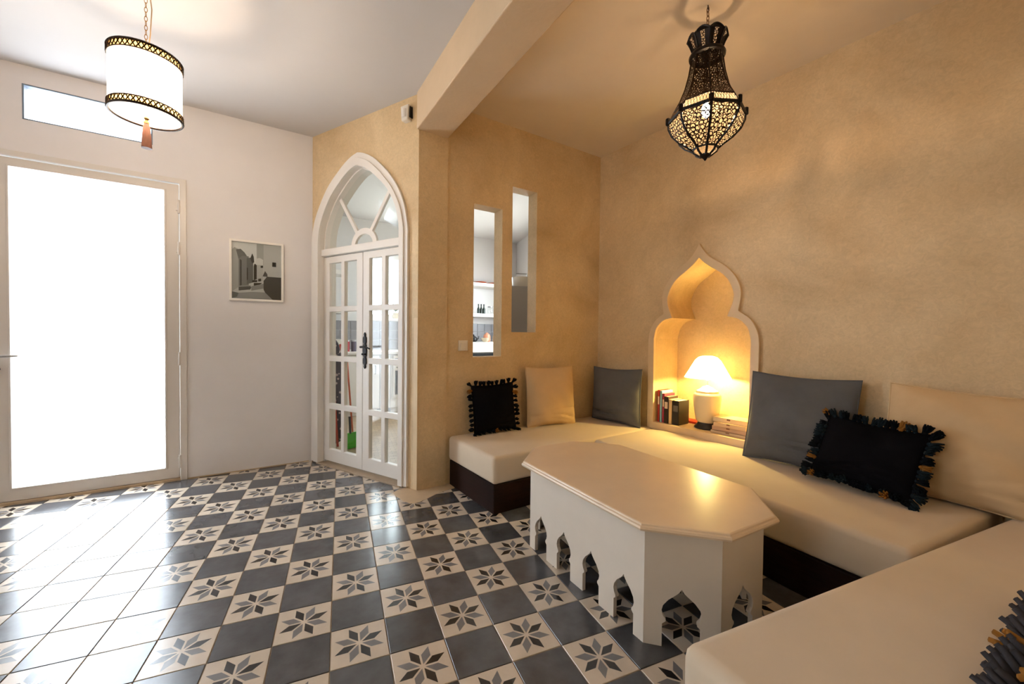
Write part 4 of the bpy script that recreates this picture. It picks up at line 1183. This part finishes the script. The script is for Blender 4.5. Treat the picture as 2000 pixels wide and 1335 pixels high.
# ------------------------------------------------------------------ picture, switch, sensor
pc = empty('framed_picture', 'white framed black and white street picture on left wall', 'picture', WL.m @ Matrix.Translation((1.24, 0, 1.42)))
PW, PH = .388, .502
MB().prism([rect(0, PW, 0, PH), rect(.018, PW - .018, .018, PH - .018)], -.024, 0).build('frame', mat('picture_frame_white', rgb(250, 245, 238), .4), pc, bevel=.003)
SC = []
def g(v): v = max(8, int((v - 128) * 1.25 + 118)); return mat('print_grey_%d' % v, rgb(v, v, v + 1), .6)
polys = [  # in unit square of the print
    (196, [(0, 0), (1, 0), (1, 1), (0, 1)]),
    (214, [(.3, .55), (.5, .6), (.5, 1), (0, 1), (0, .9)]),
    (168, [(.49, .62), (.63, .62), (.63, 1), (.49, 1)]),
    (188, [(.63, .4), (1, .4), (1, 1), (.63, 1)]),
    (172, [(0, .12), (.16, .22), (.16, .86), (.05, .90), (0, .85)]),
    (120, [(.08, .86), (.17, .88), (.25, .82), (.31, .74), (.28, .72), (.2, .72), (.13, .7)]),
    (134, [(.13, .2), (.33, .24), (.33, .76), (.2, .76), (.13, .7)]),
    (84, [(.155, .22), (.19, .24), (.19, .68), (.155, .70)]),
    (112, [(.29, .26), (.42, .3), (.42, .66), (.36, .74), (.29, .72)]),
    (72, [(.29, .34), (.315, .34), (.315, .55), (.29, .56)]),
    (70, [(.36, .72), (.40, .82), (.43, .76), (.44, .66), (.40, .64)]),
    (40, [(.43, .34), (.49, .36), (.49, .62), (.45, .64), (.43, .6)]),
    (206, [(.47, .62), (.62, .62), (.62, .72), (.55, .75), (.48, .73)]),
    (182, [(.49, .32), (.62, .34), (.62, .62), (.49, .62)]),
    (50, [(.57, .57), (.62, .575), (.62, .615), (.57, .61)]),
    (44, [(.40, .30), (.50, .31), (.50, .345), (.40, .34)]),
    (60, [(.52, .32), (.58, .33), (.58, .38), (.52, .37)]),
    (36, [(.43, .235), (.50, .24), (.59, .29), (.59, .30), (.43, .29)]),
    (150, [(.38, .15), (.63, .2), (.68, .3), (.55, .27), (.38, .23)]),
    (96, [(.13, .14), (.36, .17), (.38, .21), (.36, .235), (.13, .21)]),
    (158, [(.13, .205), (.37, .23), (.37, .245), (.13, .225)]),
    (150, [(0, 0), (1, 0), (.80, .02), (.68, .13), (.40, .13), (.12, .10), (0, .08)]),
    (112, [(0, .0), (.10, .03), (.13, .10), (0, .12)]),
    (74, [(.66, .13), (.82, .0), (1, 0), (1, .42), (.70, .42), (.63, .34), (.63, .18)]),
    (90, [(.61, .42), (.66, .52), (.71, .46), (.71, .42)]),
    (30, [(.81, .61), (.89, .61), (.89, .69), (.81, .69)]),
]
iw, ih = PW - .036, PH - .036
pm = MB(); mats = []
for k, (gv, pl_) in enumerate(polys):
    mats.append(g(gv)); pm.mat(k)
    tr = tessellate_polygon([[Vector((x, z, 0)) for x, z in pl_]])
    pm.add([(.018 + x * iw, -.006 - .00012 * k, .018 + z * ih) for x, z in pl_], [tuple(t) for t in tr])
pr = pm.build('print', mats, pc, recalc=False)
MB().box(.012, PW - .012, -.005, 0, .012, PH - .012).build('backing', m_white_plastic, pc)
MB().box(.016, PW - .016, -.0125, -.0115, .016, PH - .016).build('glazing', m_glass, pc)

sw = empty('light_switch', 'square light switch beside the left slot', 'switch', WS.m @ Matrix.Translation((.335, .012, 1.033)))
MB().box(0, .081, -.010, 0, 0, .081).build('plate', m_white_plastic, sw, bevel=.003); MB().box(.016, .065, -.014, -.008, .016, .065).build('rocker', m_white_plastic, sw, bevel=.002)
sn = empty('motion_sensor', 'small white motion sensor high in the corner by the beam', 'sensor', WA.m @ Matrix.Translation((1.195, 0, 2.775)))
MB().prism([[(-.04, .06), (.04, .06), (.03, -.05), (-.03, -.05)]], -.045, 0).build('housing', m_white_plastic, sn, bevel=.006)
MB().lathe([(.022, -.03), (.022, .03)], 14, (0, -.04, .0)).build('lens', m_paint, sn, True); MB().box(-.043, -.036, -.03, -.002, -.03, .05).box(.036, .043, -.03, -.002, -.03, .05).build('bracket', m_iron, sn)
